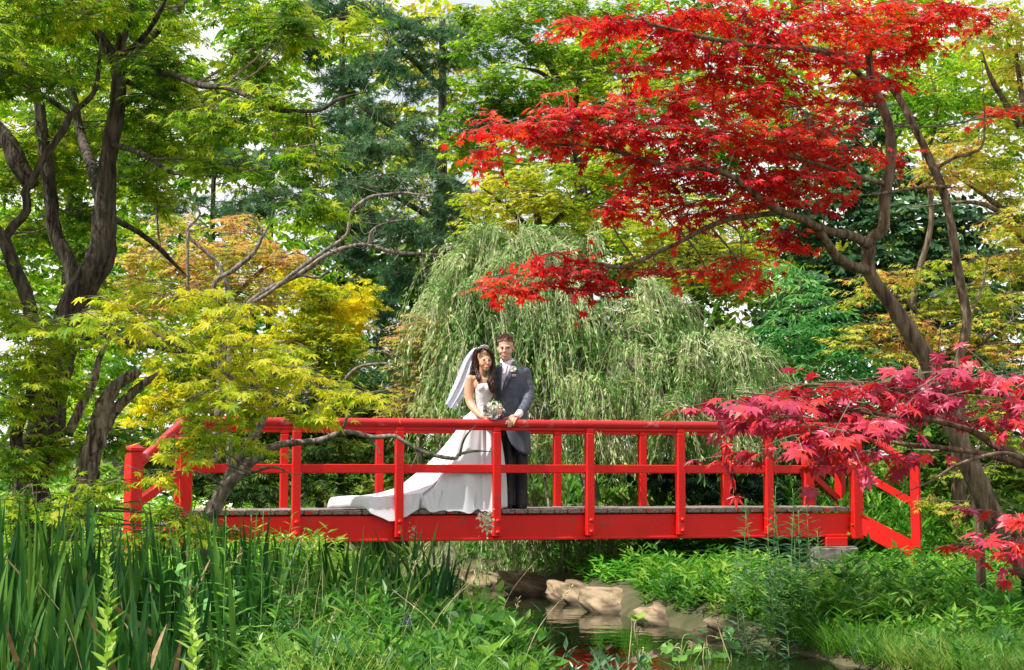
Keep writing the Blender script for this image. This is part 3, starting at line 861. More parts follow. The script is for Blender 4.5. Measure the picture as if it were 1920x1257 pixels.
# ---- red maple at the right
R0 = 11.8
tree('red_maple', 'tall scarlet maple at right with curved smooth trunk leaning in from the bank', gbase(1945, R0),
    [[(1945, 1090, R0, 26), (1915, 1045, R0, 23), (1862, 970, R0, 21), (1832, 905, R0, 20), (1803, 835, R0, 19), (1776, 772, R0, 18), (1742, 682, R0, 17), (1705, 622, R0, 16), (1672, 572, R0, 14), (1642, 532, R0, 13), (1628, 505, R0, 13), (1628, 470, R0, 13), (1634, 448, R0, 11), (1656, 428, R0, 11), (1659, 368, R0, 11), (1670, 305, R0, 10), (1668, 245, R0, 10), (1652, 193, R0, 9), (1634, 153, R0, 8), (1628, 100, R0, 7), (1612, 60, R0, 6), (1584, 8, R0, 5), (1570, -30, R0, 4)],
     [(1628, 506, R0, 10), (1598, 500, R0 - .2, 10), (1567, 479, R0 - .4, 9), (1548, 452, R0 - .5, 8), (1530, 425, R0 - .6, 7), (1505, 409, R0 - .7, 7), (1464, 398, R0 - .8, 6)],
     [(1630, 462, R0, 9), (1598, 443, R0 - .3, 9), (1551, 433, R0 - .5, 8), (1505, 413, R0 - .8, 7), (1464, 397, R0 - 1, 7), (1419, 368, R0 - 1.1, 6), (1373, 332, R0 - 1.2, 6), (1322, 317, R0 - 1.3, 5), (1271, 315, R0 - 1.3, 5), (1220, 303, R0 - 1.3, 4), (1160, 285, R0 - 1.3, 4), (1130, 277, R0 - 1.3, 3), (1060, 272, R0 - 1.3, 2), (980, 262, R0 - 1.3, 1)],
     [(1464, 398, R0 - .8, 6), (1420, 404, R0 - .9, 5), (1373, 410, R0 - 1, 5), (1322, 428, R0 - 1.1, 5), (1271, 456, R0 - 1.2, 4), (1230, 474, R0 - 1.2, 4), (1200, 489, R0 - 1.2, 4), (1160, 502, R0 - 1.3, 4), (1110, 494, R0 - 1.3, 3), (1060, 515, R0 - 1.3, 2), (985, 535, R0 - 1.3, 1)],
     [(1634, 160, R0, 6), (1571, 108, R0 - .5, 5), (1505, 92, R0 - .8, 5), (1424, 87, R0 - 1, 4), (1322, 71, R0 - 1.2, 4), (1220, 46, R0 - 1.3, 3), (1120, 40, R0 - 1.4, 1)],
     [(1660, 345, R0, 5), (1600, 330, R0 - .4, 4), (1540, 310, R0 - .8, 4), (1470, 290, R0 - 1, 3), (1400, 275, R0 - 1.1, 2)],
     [(1655, 200, R0, 5), (1560, 190, R0 + .4, 4), (1470, 200, R0 + .6, 3), (1380, 190, R0 + .7, 2)],
     [(1628, 100, R0, 4), (1680, 50, R0 + .4, 4), (1740, 25, R0 + .6, 3), (1790, 0, R0 + .7, 2)],
     [(1612, 60, R0, 4), (1571, 81, R0 + .3, 4), (1546, 31, R0 + .5, 3), (1540, -20, R0 + .5, 3)]],
    [(1120, 45, 70, 22, 10.6), (1230, 45, 85, 40, 10.8), (1350, 40, 90, 45, 10.9), (1470, 40, 95, 45, 11.2), (1590, 40, 90, 45, 11.4), (1720, 30, 95, 34, 11.9), (1690, 80, 80, 30, 12), (1800, 15, 40, 20, 12),
     (1330, 100, 100, 26, 10.8), (1260, 90, 50, 30, 10.6), (1450, 105, 90, 26, 11), (1560, 115, 60, 24, 11.4), (1640, 95, 50, 26, 11.8),
     (935, 240, 45, 22, 10.4), (915, 285, 28, 16, 10.4), (990, 232, 60, 22, 10.4), (1070, 222, 75, 30, 10.5), (1060, 265, 80, 26, 10.5), (1160, 205, 60, 22, 10.6), (1060, 192, 22, 8, 10.5), (1170, 250, 90, 34, 10.5), (1290, 205, 80, 32, 10.7),
     (1390, 195, 80, 30, 10.9), (1470, 185, 55, 22, 11.2), (1280, 265, 95, 32, 10.6), (1390, 265, 100, 36, 10.8), (1490, 275, 90, 40, 11), (1580, 300, 60, 28, 11.2), (1585, 170, 60, 26, 11.6), (1650, 160, 60, 20, 12.2), (1690, 288, 40, 12, 12.2),
     (1215, 335, 75, 30, 10.6), (1155, 380, 55, 28, 10.5), (1300, 330, 85, 28, 10.7), (1420, 335, 85, 34, 10.9), (1350, 392, 90, 20, 10.8), (1280, 415, 40, 14, 10.7), (1500, 345, 80, 28, 11), (1440, 375, 60, 24, 11), (1240, 390, 30, 14, 10.7), (1560, 375, 50, 12, 11.2),
     (1460, 448, 65, 20, 11.4), (1045, 492, 75, 18, 10.5), (1085, 515, 85, 20, 10.5), (985, 535, 80, 16, 10.5), (930, 548, 35, 9, 10.5), (1120, 540, 40, 10, 10.5), (1250, 500, 62, 15, 10.6), (1390, 492, 45, 20, 10.9), (1400, 530, 42, 12, 10.9), (1340, 510, 50, 12, 10.8),
     (1885, 212, 45, 14, 12.6), (1300, 150, 110, 18, 10.9), (1420, 150, 90, 18, 11.2), (1190, 130, 60, 16, 10.8), (1520, 232, 70, 20, 11.4), (1070, 50, 50, 16, 10.6), (1200, 300, 70, 18, 10.6), (1840, 40, 40, 20, 12.2)],
    MAPLE_BROAD, .1, LM_RED, BARK_BROWN, 300, 1.6, 'maples round the bridge', droop=.32, conn=1, k=9)

S0 = 12.3
tree('slender_maple_sapling', 'slim brown sapling stem rising beside the scarlet maple trunk', gbase(1840, S0),
    [[(1840, 1000, S0, 8), (1806, 800, S0, 8), (1799, 680, S0, 8), (1813, 602, S0, 9), (1797, 515, S0, 9), (1785, 430, S0, 8), (1766, 352, S0, 8), (1748, 310, S0, 8), (1720, 250, S0, 7), (1690, 192, S0, 7), (1662, 152, S0, 6), (1630, 132, S0, 5), (1560, 97, S0, 4), (1500, 85, S0, 3)],
     [(1752, 318, S0, 4), (1790, 296, S0, 3), (1820, 288, S0, 3), (1845, 260, S0, 2), (1842, 120, S0, 2)],
     [(1780, 350, S0, 4), (1720, 352, S0 - .3, 3), (1660, 362, S0 - .6, 3), (1600, 368, S0 - .8, 2)],
     [(1810, 610, S0, 4), (1840, 540, S0 + .3, 3), (1856, 470, S0 + .4, 2)]],
    [(1600, 235, 50, 14, 12), (1545, 215, 40, 14, 12)], MAPLE_BROAD, .11, LM_RED, BARK_BROWN, 0, .7, conn=1)

# ---- crimson maple reaching in from beyond the right edge, nearest of all
K = 8.2
tree('crimson_maple', 'crimson pink maple boughs reaching in from the right edge over the bridge end', gbase(2330, K),
    [[(2330, 1270, K, 34), (2300, 1120, K, 32), (2220, 1010, K, 30), (2120, 930, K, 24), (2000, 890, K, 14), (1925, 872, K, 9)],
     [(1925, 872, K, 9), (1900, 850, K, 8), (1868, 838, K, 7), (1830, 812, K, 6), (1795, 800, K - .1, 5), (1740, 786, K - .1, 6), (1680, 782, K - .2, 5), (1600, 770, K - .2, 4), (1500, 758, K - .2, 3), (1400, 760, K - .2, 2)],
     [(1915, 872, K, 8), (1850, 852, K - .1, 6), (1750, 838, K - .2, 5), (1685, 832, K - .3, 4), (1610, 812, K - .3, 3), (1540, 800, K - .3, 2)],
     [(2000, 890, K, 12), (1960, 780, K + .1, 9), (1900, 745, K + .1, 7), (1830, 735, K + .1, 5), (1740, 735, K, 4), (1640, 735, K, 3)],
     [(1930, 868, K - .1, 6), (1880, 850, K - .3, 4), (1800, 870, K - .4, 3), (1740, 905, K - .5, 2), (1680, 930, K - .5, 1.2)],
     [(2120, 935, K, 12), (2000, 990, K - .1, 8), (1920, 1000, K - .2, 5), (1850, 1020, K - .2, 3)]],
    [(1345, 755, 45, 16, 8), (1390, 790, 40, 12, 8), (1440, 755, 60, 24, 8), (1520, 745, 80, 34, 8.1), (1610, 730, 85, 34, 8.1), (1600, 775, 90, 30, 8), (1500, 800, 75, 24, 7.9), (1710, 722, 90, 32, 8.2), (1700, 765, 80, 26, 8.1), (1800, 715, 90, 34, 8.3), (1890, 705, 60, 32, 8.3),
     (1800, 755, 70, 22, 8.2), (1900, 760, 45, 26, 8.2), (1850, 790, 40, 14, 8.1), (1460, 840, 62, 14, 7.8), (1370, 862, 45, 9, 7.8), (1540, 850, 62, 16, 7.8), (1620, 855, 62, 14, 7.8), (1690, 862, 36, 14, 7.8), (1560, 815, 60, 16, 7.9), (1640, 810, 50, 14, 7.9),
     (1890, 965, 36, 22, 8), (1850, 1020, 34, 18, 7.9), (1905, 1010, 22, 26, 8), (1870, 1045, 30, 10, 7.9)],
    MAPLE_BROAD, .125, LM_CRIMSON, BARK_BROWN, 300, 1.3, 'maples round the bridge', droop=.4, conn=1, k=8, twig=.36)

# ---- lime and yellow maples at the right
tree('lime_maple', 'lime and yellow leaved maple in layers behind the scarlet trunk', gbase(1780, 17.5),
    [[(1800, 960, 17.5, 14), (1790, 800, 17.5, 13), (1760, 680, 17.5, 11), (1740, 600, 17.5, 8)],
     [(1770, 700, 17.5, 8), (1840, 640, 17.2, 7), (1900, 600, 17, 6)], [(1765, 690, 17.5, 7), (1680, 640, 17, 5), (1600, 660, 16.8, 4)], [(1745, 620, 17.5, 6), (1690, 560, 17.2, 4), (1600, 540, 17, 3)]],
    [(1660, 525, 75, 24, 17), (1610, 560, 45, 24, 17), (1740, 510, 60, 22, 17.4), (1750, 570, 80, 30, 17.4), (1840, 560, 70, 36, 17.6), (1660, 610, 85, 28, 16.8), (1590, 640, 45, 18, 16.8), (1740, 640, 80, 30, 17), (1830, 630, 80, 34, 17.2),
     (1890, 580, 50, 40, 17.4), (1890, 660, 50, 30, 17), (1820, 500, 60, 26, 17.8), (1690, 660, 60, 22, 16.8), (1900, 480, 40, 50, 17.8), (1890, 420, 40, 36, 17.8)],
    MAPLE_LITE, .115, LM_LIME, BARK_BROWN, 300, 1.3, 'maples behind the bridge', k=9, cov=.26, conn=2, rtw=.004)
tree('lime_maple', 'tall pale yellow green maple along the upper right edge', gbase(1960, 19),
    [[(1985, 960, 19, 12), (1970, 700, 19, 10), (1950, 450, 19, 8), (1925, 250, 19, 6), (1905, 100, 19, 4)],
     [(1940, 450, 19, 8), (1870, 385, 18.6, 6), (1790, 330, 18.4, 4)], [(1920, 250, 19, 7), (1860, 150, 18.6, 5), (1840, 90, 18.4, 3)], [(1945, 480, 19, 6), (1850, 385, 18.2, 5), (1700, 390, 18, 3)]],
    [(1885, 45, 60, 55, 18.8), (1830, 70, 40, 30, 18.6), (1900, 130, 40, 40, 19), (1860, 255, 60, 26, 18.6), (1800, 285, 65, 26, 18.4), (1885, 300, 60, 30, 18.6), (1750, 320, 50, 20, 18.4), (1830, 335, 75, 24, 18.4), (1900, 370, 50, 40, 18.6), (1900, 200, 40, 30, 19), (1880, 420, 50, 30, 18.8), (1790, 250, 45, 18, 18.6)],
    MAPLE_LITE, .12, LM_LIME, BARK_BROWN, 0, 1.2, 'maples behind the bridge', k=9, cov=.26)
tree('lime_maple', 'low yellowing maple shrub beside the right stair post', gbase(1850, 16.6),
    [[(1880, 1000, 16.6, 6), (1860, 930, 16.6, 5), (1830, 900, 16.6, 4)]],
    [(1830, 880, 60, 18, 16.5), (1890, 830, 50, 20, 16.8), (1780, 950, 46, 14, 16.4), (1870, 780, 45, 20, 17), (1740, 940, 30, 10, 16.3)],
    MAPLE_LITE, .1, LM_LIME, BARK_BROWN, 0, 1.1, 'maples behind the bridge', cov=.26)
tree('feathery_maple', 'bright green feathery maple below the red canopy at upper right', gbase(1760, 22),
    [[(1700, 940, 22, 8), (1728, 700, 22, 7), (1712, 560, 22, 6), (1746, 420, 22, 5), (1738, 300, 22, 4), (1755, 230, 22, 4), (1750, 150, 22, 3)]],
    [(1740, 190, 70, 50, 21.8), (1790, 130, 60, 40, 22), (1770, 240, 50, 30, 21.6), (1700, 230, 40, 20, 21.8), (1810, 190, 40, 40, 22), (1680, 130, 40, 30, 22.4)],
    MAPLE_LITE, .11, LM_BRIGHT, BARK_BROWN, 0, 1.4, 'maples behind the bridge', cov=.24, rtw=0)

# ---- background maples in the middle
tree('background_maple', 'tall bright green maple with dark forked stems above the middle', gbase(1090, 28),
    [[(1110, 900, 28, 12), (1100, 500, 28, 11), (1085, 300, 28, 10), (1072, 220, 28, 9), (1050, 160, 28, 7), (1020, 110, 28, 6), (970, 70, 28, 4)],
     [(1072, 230, 28, 6), (1090, 120, 28, 5), (1085, 20, 28, 4)], [(1052, 165, 28, 5), (1010, 135, 27.5, 4), (960, 125, 27, 3)]],
    [(960, 40, 70, 40, 27.5), (1040, 20, 80, 36, 28), (900, 90, 60, 36, 27.5), (1000, 90, 70, 30, 27.2), (1080, 100, 70, 36, 27.5), (930, 160, 80, 40, 27), (1020, 170, 60, 30, 27), (890, 220, 70, 40, 27.2), (960, 210, 70, 40, 27.4), (1140, 110, 60, 40, 27.8), (1160, 30, 60, 30, 28), (1110, 150, 60, 30, 27.4), (870, 280, 50, 40, 27.6), (1030, 250, 70, 36, 28), (1130, 200, 60, 40, 28.4), (880, 30, 40, 26, 28.4)],
    MAPLE_LITE, .14, LM_BRIGHT, BARK_DARK, 0, 1.7, 'maples behind the bridge', cov=.24, rtw=.008)
tree('background_maple', 'yellow green spreading maple under the scarlet boughs at centre', gbase(1010, 25),
    [[(1030, 900, 25, 11), (1020, 600, 25, 10), (1010, 430, 25, 8), (1000, 350, 25, 5)], [(1015, 450, 25, 6), (940, 380, 24.6, 4), (900, 350, 24.4, 3)], [(1015, 440, 25, 6), (1080, 380, 24.6, 4), (1130, 350, 24.4, 3)]],
    [(960, 345, 80, 26, 24.6), (1050, 330, 90, 30, 24.6), (1000, 380, 90, 26, 24.4), (900, 375, 50, 24, 24.8), (1080, 385, 70, 26, 24.6), (1130, 330, 60, 30, 24.8), (930, 420, 80, 30, 25.4), (1040, 430, 90, 34, 25.4), (1130, 420, 70, 34, 25.6), (1160, 290, 60, 30, 25)],
    MAPLE_LITE, .125, LM_YEL, BARK_DARK, 0, 1.7, 'maples behind the bridge', cov=.24, rtw=.006)
tree('background_maple', 'green and yellow maple between the scarlet boughs and the weeping tree', gbase(1290, 23),
    [[(1330, 900, 23, 6), (1310, 640, 23, 5), (1290, 480, 23, 4)]],
    [(1290, 440, 90, 36, 22.8), (1200, 430, 70, 34, 23), (1380, 470, 80, 34, 22.8), (1320, 520, 80, 34, 22.8), (1240, 370, 80, 40, 23.4), (1360, 400, 80, 40, 23.2), (1230, 480, 60, 30, 23), (1400, 540, 60, 30, 22.8), (1290, 170, 80, 40, 24), (1200, 160, 60, 40, 24), (1420, 230, 70, 40, 24)],
    MAPLE_LITE, .11, LM_YEL, BARK_DARK, 0, 1.25, 'maples behind the bridge', cov=.24, rtw=.006)
tree('orange_maple', 'small orange and yellow maple behind the left trunks', gbase(430, 21),
    [[(400, 940, 21, 10), (420, 640, 21, 9), (430, 540, 21, 7), (440, 460, 21, 4)], [(425, 570, 21, 5), (500, 500, 20.8, 4), (560, 470, 20.6, 3)], [(425, 580, 21, 5), (350, 520, 21, 4), (300, 480, 21, 3)]],
    [(400, 470, 80, 32, 20.8), (480, 480, 80, 32, 20.6), (540, 490, 50, 26, 20.6), (440, 530, 90, 30, 20.6), (340, 500, 60, 40, 21), (280, 470, 50, 40, 21.4), (380, 570, 80, 30, 21), (500, 560, 60, 26, 20.8), (300, 560, 60, 36, 21.2), (240, 540, 40, 60, 21.4), (450, 420, 50, 26, 21.2), (340, 420, 50, 20, 21.4)],
    MAPLE_LITE, .11, LM_ORANGE, BARK_GREY, 0, 1.25, 'maples behind the bridge', cov=.24, rtw=.006)
tree('background_maple', 'small buff and yellow maple beside the bride\'s veil', gbase(780, 19.2),
    [[(790, 940, 19.2, 7), (785, 780, 19.2, 6), (780, 680, 19.2, 4)]],
    [(790, 610, 55, 26, 19), (760, 640, 40, 20, 18.9), (820, 650, 45, 26, 18.9), (780, 690, 50, 16, 19), (770, 730, 52, 22, 19), (800, 760, 46, 20, 18.9), (740, 770, 36, 20, 19), (850, 600, 36, 20, 19.2)],
    MAPLE_LITE, .095, leaf_mat('buff_maple_leaf', [(.2, .3, .03), (.42, .4, .06), (.55, .42, .12), (.5, .24, .1)], 1, .45), BARK_GREY, 0, 1.2, 'maples behind the bridge', cov=.25, rtw=.004)

tree('background_maple', 'mid green maple filling the gaps behind the left dark trunks', gbase(120, 27),
    [[(110, 900, 27, 11), (120, 600, 27, 9), (130, 400, 27, 7), (125, 250, 27, 4)]],
    [(40, 120, 80, 60, 27), (150, 60, 80, 50, 27), (130, 200, 80, 50, 26.6), (20, 300, 70, 60, 27), (120, 330, 80, 50, 26.6), (230, 150, 70, 50, 27), (250, 260, 70, 40, 26.8), (40, 440, 80, 60, 26.6), (150, 450, 80, 50, 26.6), (230, 370, 60, 40, 26.6), (40, 560, 80, 60, 26.4), (170, 560, 80, 50, 26.4), (300, 70, 60, 40, 27.4), (100, 680, 90, 60, 26), (20, 760, 70, 60, 26), (200, 700, 70, 60, 26), (460, 230, 60, 30, 27), (520, 140, 50, 30, 27.4), (330, 200, 50, 30, 27)],
    MAPLE_LITE, .15, LM_BRIGHT, BARK_DARK, 0, 1.2, 'maples behind the bridge', cov=.24, rtw=0)
def wall_tree(label, x0, x1, y0, y1, Y, mat, gaps, seed, ln=.2):
    rr_ = np.random.default_rng(seed); pd = []
    for x in np.arange(x0, x1, 75):
        for y in np.arange(y0, y1, 62):
            px, py = x + rr_.uniform(-25, 25), y + rr_.uniform(-22, 22)
            if any(abs(px - g_[0]) < g_[2] and abs(py - g_[1]) < g_[3] for g_ in gaps): continue
            pd.append((px, py, rr_.uniform(48, 70), rr_.uniform(30, 46), Y + rr_.uniform(-1.6, 1.6)))
    xm = (x0 + x1) / 2
    return tree('background_tree', label, gbase(xm, Y), [[(xm, 930, Y, 7), (xm - 6, 600, Y, 6), (xm + 5, (y0 + y1) / 2, Y, 4)]], pd, OVATE_LITE, ln, mat, BARK_DARK, 0, .62, 'tall trees closing the view', conn=0, rtw=0, k=8, twig=.6, flat=.6, droop=.35, cov=.24)
GAPS = [(388, 70, 55, 62), (345, 385, 50, 24), (425, 345, 34, 22), (700, 148, 40, 34), (915, 76, 42, 32), (606, 190, 36, 44), (1285, 390, 46, 40), (1790, 400, 50, 40), (590, 330, 30, 24)]
wall_tree('tall light green tree far behind the left dark trunks', -40, 340, -40, 560, 37, LM_BRIGHT, GAPS, 1)
wall_tree('tall fresh green tree far behind the blue green pines', 300, 720, -40, 420, 38, LM_BRIGHT, GAPS, 2)
wall_tree('tall yellow green tree far behind the middle', 700, 1130, -40, 430, 36, LM_YEL, GAPS, 3)
wall_tree('tall leafy green tree far behind the scarlet canopy', 1100, 1540, -40, 520, 37, LM_BRIGHT, GAPS, 4)
wall_tree('low spreading green tree far behind the golden conifer', 150, 800, 440, 830, 33, LM_BRIGHT, [], 7)
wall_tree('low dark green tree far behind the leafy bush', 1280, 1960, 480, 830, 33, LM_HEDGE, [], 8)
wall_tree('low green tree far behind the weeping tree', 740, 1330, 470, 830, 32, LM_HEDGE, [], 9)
wall_tree('tall mid green tree far behind the upper right corner', 1520, 1960, -40, 560, 38, LM_YEL, GAPS, 5)
# ---- pines
def pine(label, px, Y, top, rtrunk, pads, seed_limb=()):
    tree('pine_tree', label, gbase(px, Y), [[(px, 930, Y, rtrunk), (px - 2, 500, Y, rtrunk * .85), (px + 2, 250, Y, rtrunk * .7), (px + 1, top, Y, rtrunk * .4)]] + list(seed_limb),
         pads, TUFT, .24, LM_PINE, BARK_DARK, 0, 1.0, 'tall pines behind the bridge', k=7, twig=.6, droop=-.05, flat=.8, conn=2, rtw=.012, cov=.2, out=.1, size=(.7, 1.3))
pine('tall blue green pine with thick straight trunk left of centre', 828, 30, 40, 13,
     [(770, 60, 70, 36, 29), (840, 110, 60, 30, 29.4), (720, 120, 60, 30, 29), (790, 160, 50, 26, 28.8), (870, 60, 50, 26, 30), (760, 240, 70, 30, 29), (700, 280, 70, 34, 29), (800, 300, 50, 30, 29), (730, 350, 80, 34, 28.8), (820, 390, 60, 34, 28.8), (760, 430, 70, 34, 28.6), (860, 450, 50, 40, 29), (850, 350, 40, 26, 29), (690, 200, 50, 26, 29.4), (840, 540, 50, 40, 29), (770, 520, 60, 40, 28.8), (720, 600, 50, 60, 28.6), (730, 700, 50, 30, 28)],
     [[(826, 330, 30, 9), (770, 260, 29.4, 8), (700, 215, 29, 6), (660, 190, 29, 3)], [(828, 420, 30, 7), (760, 380, 29.4, 5), (700, 350, 29, 3)], [(828, 170, 30, 6), (770, 110, 29.4, 5), (720, 90, 29, 3)]])
pine('dense blue green pine behind the left maple boughs', 640, 33, -60, 10,
     [(570, 90, 60, 40, 32), (640, 150, 60, 40, 32), (520, 60, 50, 40, 32.4), (600, 220, 50, 30, 32), (660, 270, 60, 40, 31.6), (640, 400, 50, 40, 31.6), (690, 420, 60, 40, 31.6), (700, 30, 70, 30, 32), (620, 20, 70, 30, 32), (680, 480, 60, 40, 31.6), (500, 150, 40, 30, 32.4), (650, 330, 50, 30, 32)])
pine('greyish pine with open boughs showing white sky between', 400, 34, 250, 6,
     [(480, 310, 60, 30, 33), (500, 370, 70, 26, 33), (420, 290, 60, 24, 33), (340, 310, 50, 24, 33.4), (460, 400, 70, 22, 33), (380, 380, 40, 12, 33), (300, 390, 50, 30, 33.4), (250, 300, 60, 40, 33.6), (560, 360, 50, 30, 33), (120, 250, 60, 60, 34), (540, 300, 40, 24, 33)])

# ---- gnarled bare grey branches before the pines
N = 20.0
root = empty('bare_grey_tree', gbase(470, N), 'bare gnarled grey limbs twisting in front of the pines', 'tree')
fine = MB()
for i, l in enumerate([[(430, 900, N, 8), (432, 640, N, 7), (450, 590, N, 6.5), (490, 550, N, 6), (560, 515, N, 6), (615, 478, N, 6), (660, 462, N, 5), (690, 460, N, 4.5), (740, 474, N, 5), (790, 476, N, 4), (830, 480, N, 3), (850, 488, N, 2)],
        [(470, 570, N - .2, 5), (510, 545, N - .2, 5), (560, 505, N - .2, 5), (610, 470, N - .2, 4.5), (650, 440, N - .2, 4), (658, 400, N - .2, 5), (690, 372, N - .2, 4.5), (720, 365, N - .2, 3), (760, 362, N - .2, 3), (808, 368, N - .2, 1.5), (810, 345, N - .2, 1)],
        [(432, 640, N, 7), (400, 540, N, 6), (440, 505, N, 6), (475, 475, N, 5), (494, 440, N, 4), (512, 410, N, 3)],
        [(440, 600, N, 6), (415, 505, N + .1, 5), (360, 450, N + .1, 4), (352, 430, N + .1, 3.5), (375, 400, N + .1, 3), (345, 375, N + .1, 2.5), (322, 385, N + .1, 1.5)],
        [(352, 432, N + .1, 3.5), (352, 520, N + .1, 4), (356, 560, N + .1, 4)],
        [(690, 460, N, 4), (700, 430, N, 3), (740, 415, N, 2.5), (790, 412, N, 1.5)],
        [(790, 476, N, 3), (795, 505, N, 2.5), (800, 530, N, 2)],
        [(640, 720, N - 1, 4), (670, 690, N - 1, 4), (715, 682, N - 1, 3.5), (745, 684, N - 1, 3), (725, 662, N - 1, 2), (690, 655, N - 1, 1.5)],
        [(560, 515, N, 4), (600, 520, N, 3), (630, 500, N, 2), (665, 530, N, 1.2)]]):
    s = limb_pts(l, 6); s[:, 3] *= .78; s[-7:, 3] *= np.linspace(1, .25, 7)
    q = MB(); tube(q, s[:, :3], s[:, 3], 9, .1)
    q.build('trunk' if i == 0 else 'branch', BARK_GREY, root, True)
    for k in range(len(s) // 3):
        a = s[rng.integers(len(s) // 4, len(s))]; d = unit(rng.normal(size=3) * [1, .7, .8] + [0, 0, .35]); ln = rng.uniform(.15, .5)
        c2 = spline([np.append(a[:3], max(.004, a[3] * .4)), np.append(a[:3] + d * ln * .5 + rng.normal(size=3) * .05, .005), np.append(a[:3] + d * ln + rng.normal(size=3) * .09, .0015)], 4)
        tube(fine, c2[:, :3], c2[:, 3], 4, .05, False)

fine.build('twigs', BARK_GREY, root, kind='stuff')

# ---- golden conifer and dark hedge
def bushy(name, label, px, Y, pads, tpl, ln, mat, group=None, density=1.3, cov=.22, cat='tree', trunk=8, **kw):
    return tree(name, label, gbase(px, Y), [[(px, 945, Y, trunk), (px, pads[0][1], Y, trunk * .6), (px + 3, pads[0][1] - 20, Y, trunk * .3)]], pads, tpl, ln, mat, BARK_DARK, 0, density, group, cat, cov=cov, rtw=kw.pop('rtw', 0), conn=0, **kw)
bushy('golden_conifer', 'golden yellow conifer glowing behind the left bridge rail', 600, 24,
      [(590, 560, 50, 46, 23.6), (640, 600, 50, 50, 23.8), (560, 620, 60, 40, 23.4), (620, 660, 60, 40, 23.2), (560, 690, 60, 36, 23.2), (670, 570, 40, 60, 24.2), (520, 660, 40, 40, 23.6), (640, 720, 50, 30, 23.2), (490, 720, 40, 40, 23.6), (540, 530, 40, 30, 24), (400, 690, 50, 40, 23), (330, 740, 50, 40, 22.8), (350, 690, 60, 40, 23.2), (290, 780, 40, 40, 22.8), (400, 620, 60, 40, 23.4)],
      FROND, .16, LM_GCON, 'conifers behind the bridge', droop=.1, flat=.7, k=6)
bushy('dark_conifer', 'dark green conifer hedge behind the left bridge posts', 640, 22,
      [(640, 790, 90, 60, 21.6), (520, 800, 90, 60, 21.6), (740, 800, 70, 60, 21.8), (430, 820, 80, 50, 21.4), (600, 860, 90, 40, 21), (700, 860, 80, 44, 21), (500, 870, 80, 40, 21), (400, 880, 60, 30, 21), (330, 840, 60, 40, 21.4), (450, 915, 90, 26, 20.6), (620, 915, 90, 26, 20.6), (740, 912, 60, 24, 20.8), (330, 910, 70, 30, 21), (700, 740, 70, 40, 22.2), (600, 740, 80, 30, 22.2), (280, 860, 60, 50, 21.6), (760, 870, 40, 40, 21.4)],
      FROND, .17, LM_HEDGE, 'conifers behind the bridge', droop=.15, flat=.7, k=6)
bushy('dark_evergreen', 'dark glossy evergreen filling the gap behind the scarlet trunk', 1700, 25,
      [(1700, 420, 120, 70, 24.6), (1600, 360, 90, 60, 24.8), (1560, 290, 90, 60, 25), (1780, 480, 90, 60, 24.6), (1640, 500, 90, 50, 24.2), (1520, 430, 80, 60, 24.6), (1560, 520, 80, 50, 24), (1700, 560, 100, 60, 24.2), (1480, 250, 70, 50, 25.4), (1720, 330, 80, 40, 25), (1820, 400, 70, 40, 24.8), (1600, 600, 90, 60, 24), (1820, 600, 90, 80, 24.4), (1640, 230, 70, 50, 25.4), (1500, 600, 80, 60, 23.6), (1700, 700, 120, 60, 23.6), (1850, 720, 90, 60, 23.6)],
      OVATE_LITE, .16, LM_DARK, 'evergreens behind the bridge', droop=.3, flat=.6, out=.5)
bushy('leafy_bush', 'fresh green leafy bush right of the weeping tree', 1500, 20.5,
      [(1500, 560, 60, 44, 20.4), (1480, 620, 80, 40, 20), (1550, 610, 60, 40, 20.2), (1440, 660, 50, 30, 20), (1530, 660, 70, 34, 19.8), (1600, 680, 60, 40, 20), (1480, 510, 40, 30, 20.8), (1500, 700, 80, 30, 19.8), (1580, 740, 80, 40, 20), (1460, 730, 60, 30, 20)],
      LANCE_LITE, .15, LM_BUSH, 'shrubs on the far bank', cat='bush', droop=.3, flat=.6, density=1.5)
bushy('leafy_bush', 'mid green broadleaf bush behind the right stair rail', 1800, 18.2,
      [(1760, 800, 80, 50, 18), (1840, 850, 80, 50, 18), (1720, 860, 60, 40, 17.8), (1900, 900, 50, 50, 18), (1780, 900, 60, 30, 17.8), (1860, 760, 70, 40, 18.2), (1690, 780, 50, 40, 18.2), (1860, 950, 70, 30, 17.6)],
      OVATE_LITE, .12, leaf_mat('broadleaf_bush_leaf', [(.03, .1, .012), (.07, .18, .02), (.16, .28, .03), (.3, .36, .05)], 1, .4), 'shrubs on the far bank', cat='bush', droop=.3, flat=.6, density=1.4, rtw=.004)
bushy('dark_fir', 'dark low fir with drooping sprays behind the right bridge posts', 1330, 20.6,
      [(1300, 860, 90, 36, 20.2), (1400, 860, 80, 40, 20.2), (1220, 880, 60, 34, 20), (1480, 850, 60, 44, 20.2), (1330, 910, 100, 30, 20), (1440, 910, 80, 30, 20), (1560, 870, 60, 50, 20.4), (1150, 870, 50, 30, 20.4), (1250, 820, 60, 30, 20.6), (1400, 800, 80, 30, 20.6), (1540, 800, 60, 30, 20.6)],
      FROND, .17, LM_FIR, 'conifers behind the bridge', droop=.55, flat=.4, k=6, trunk=18)

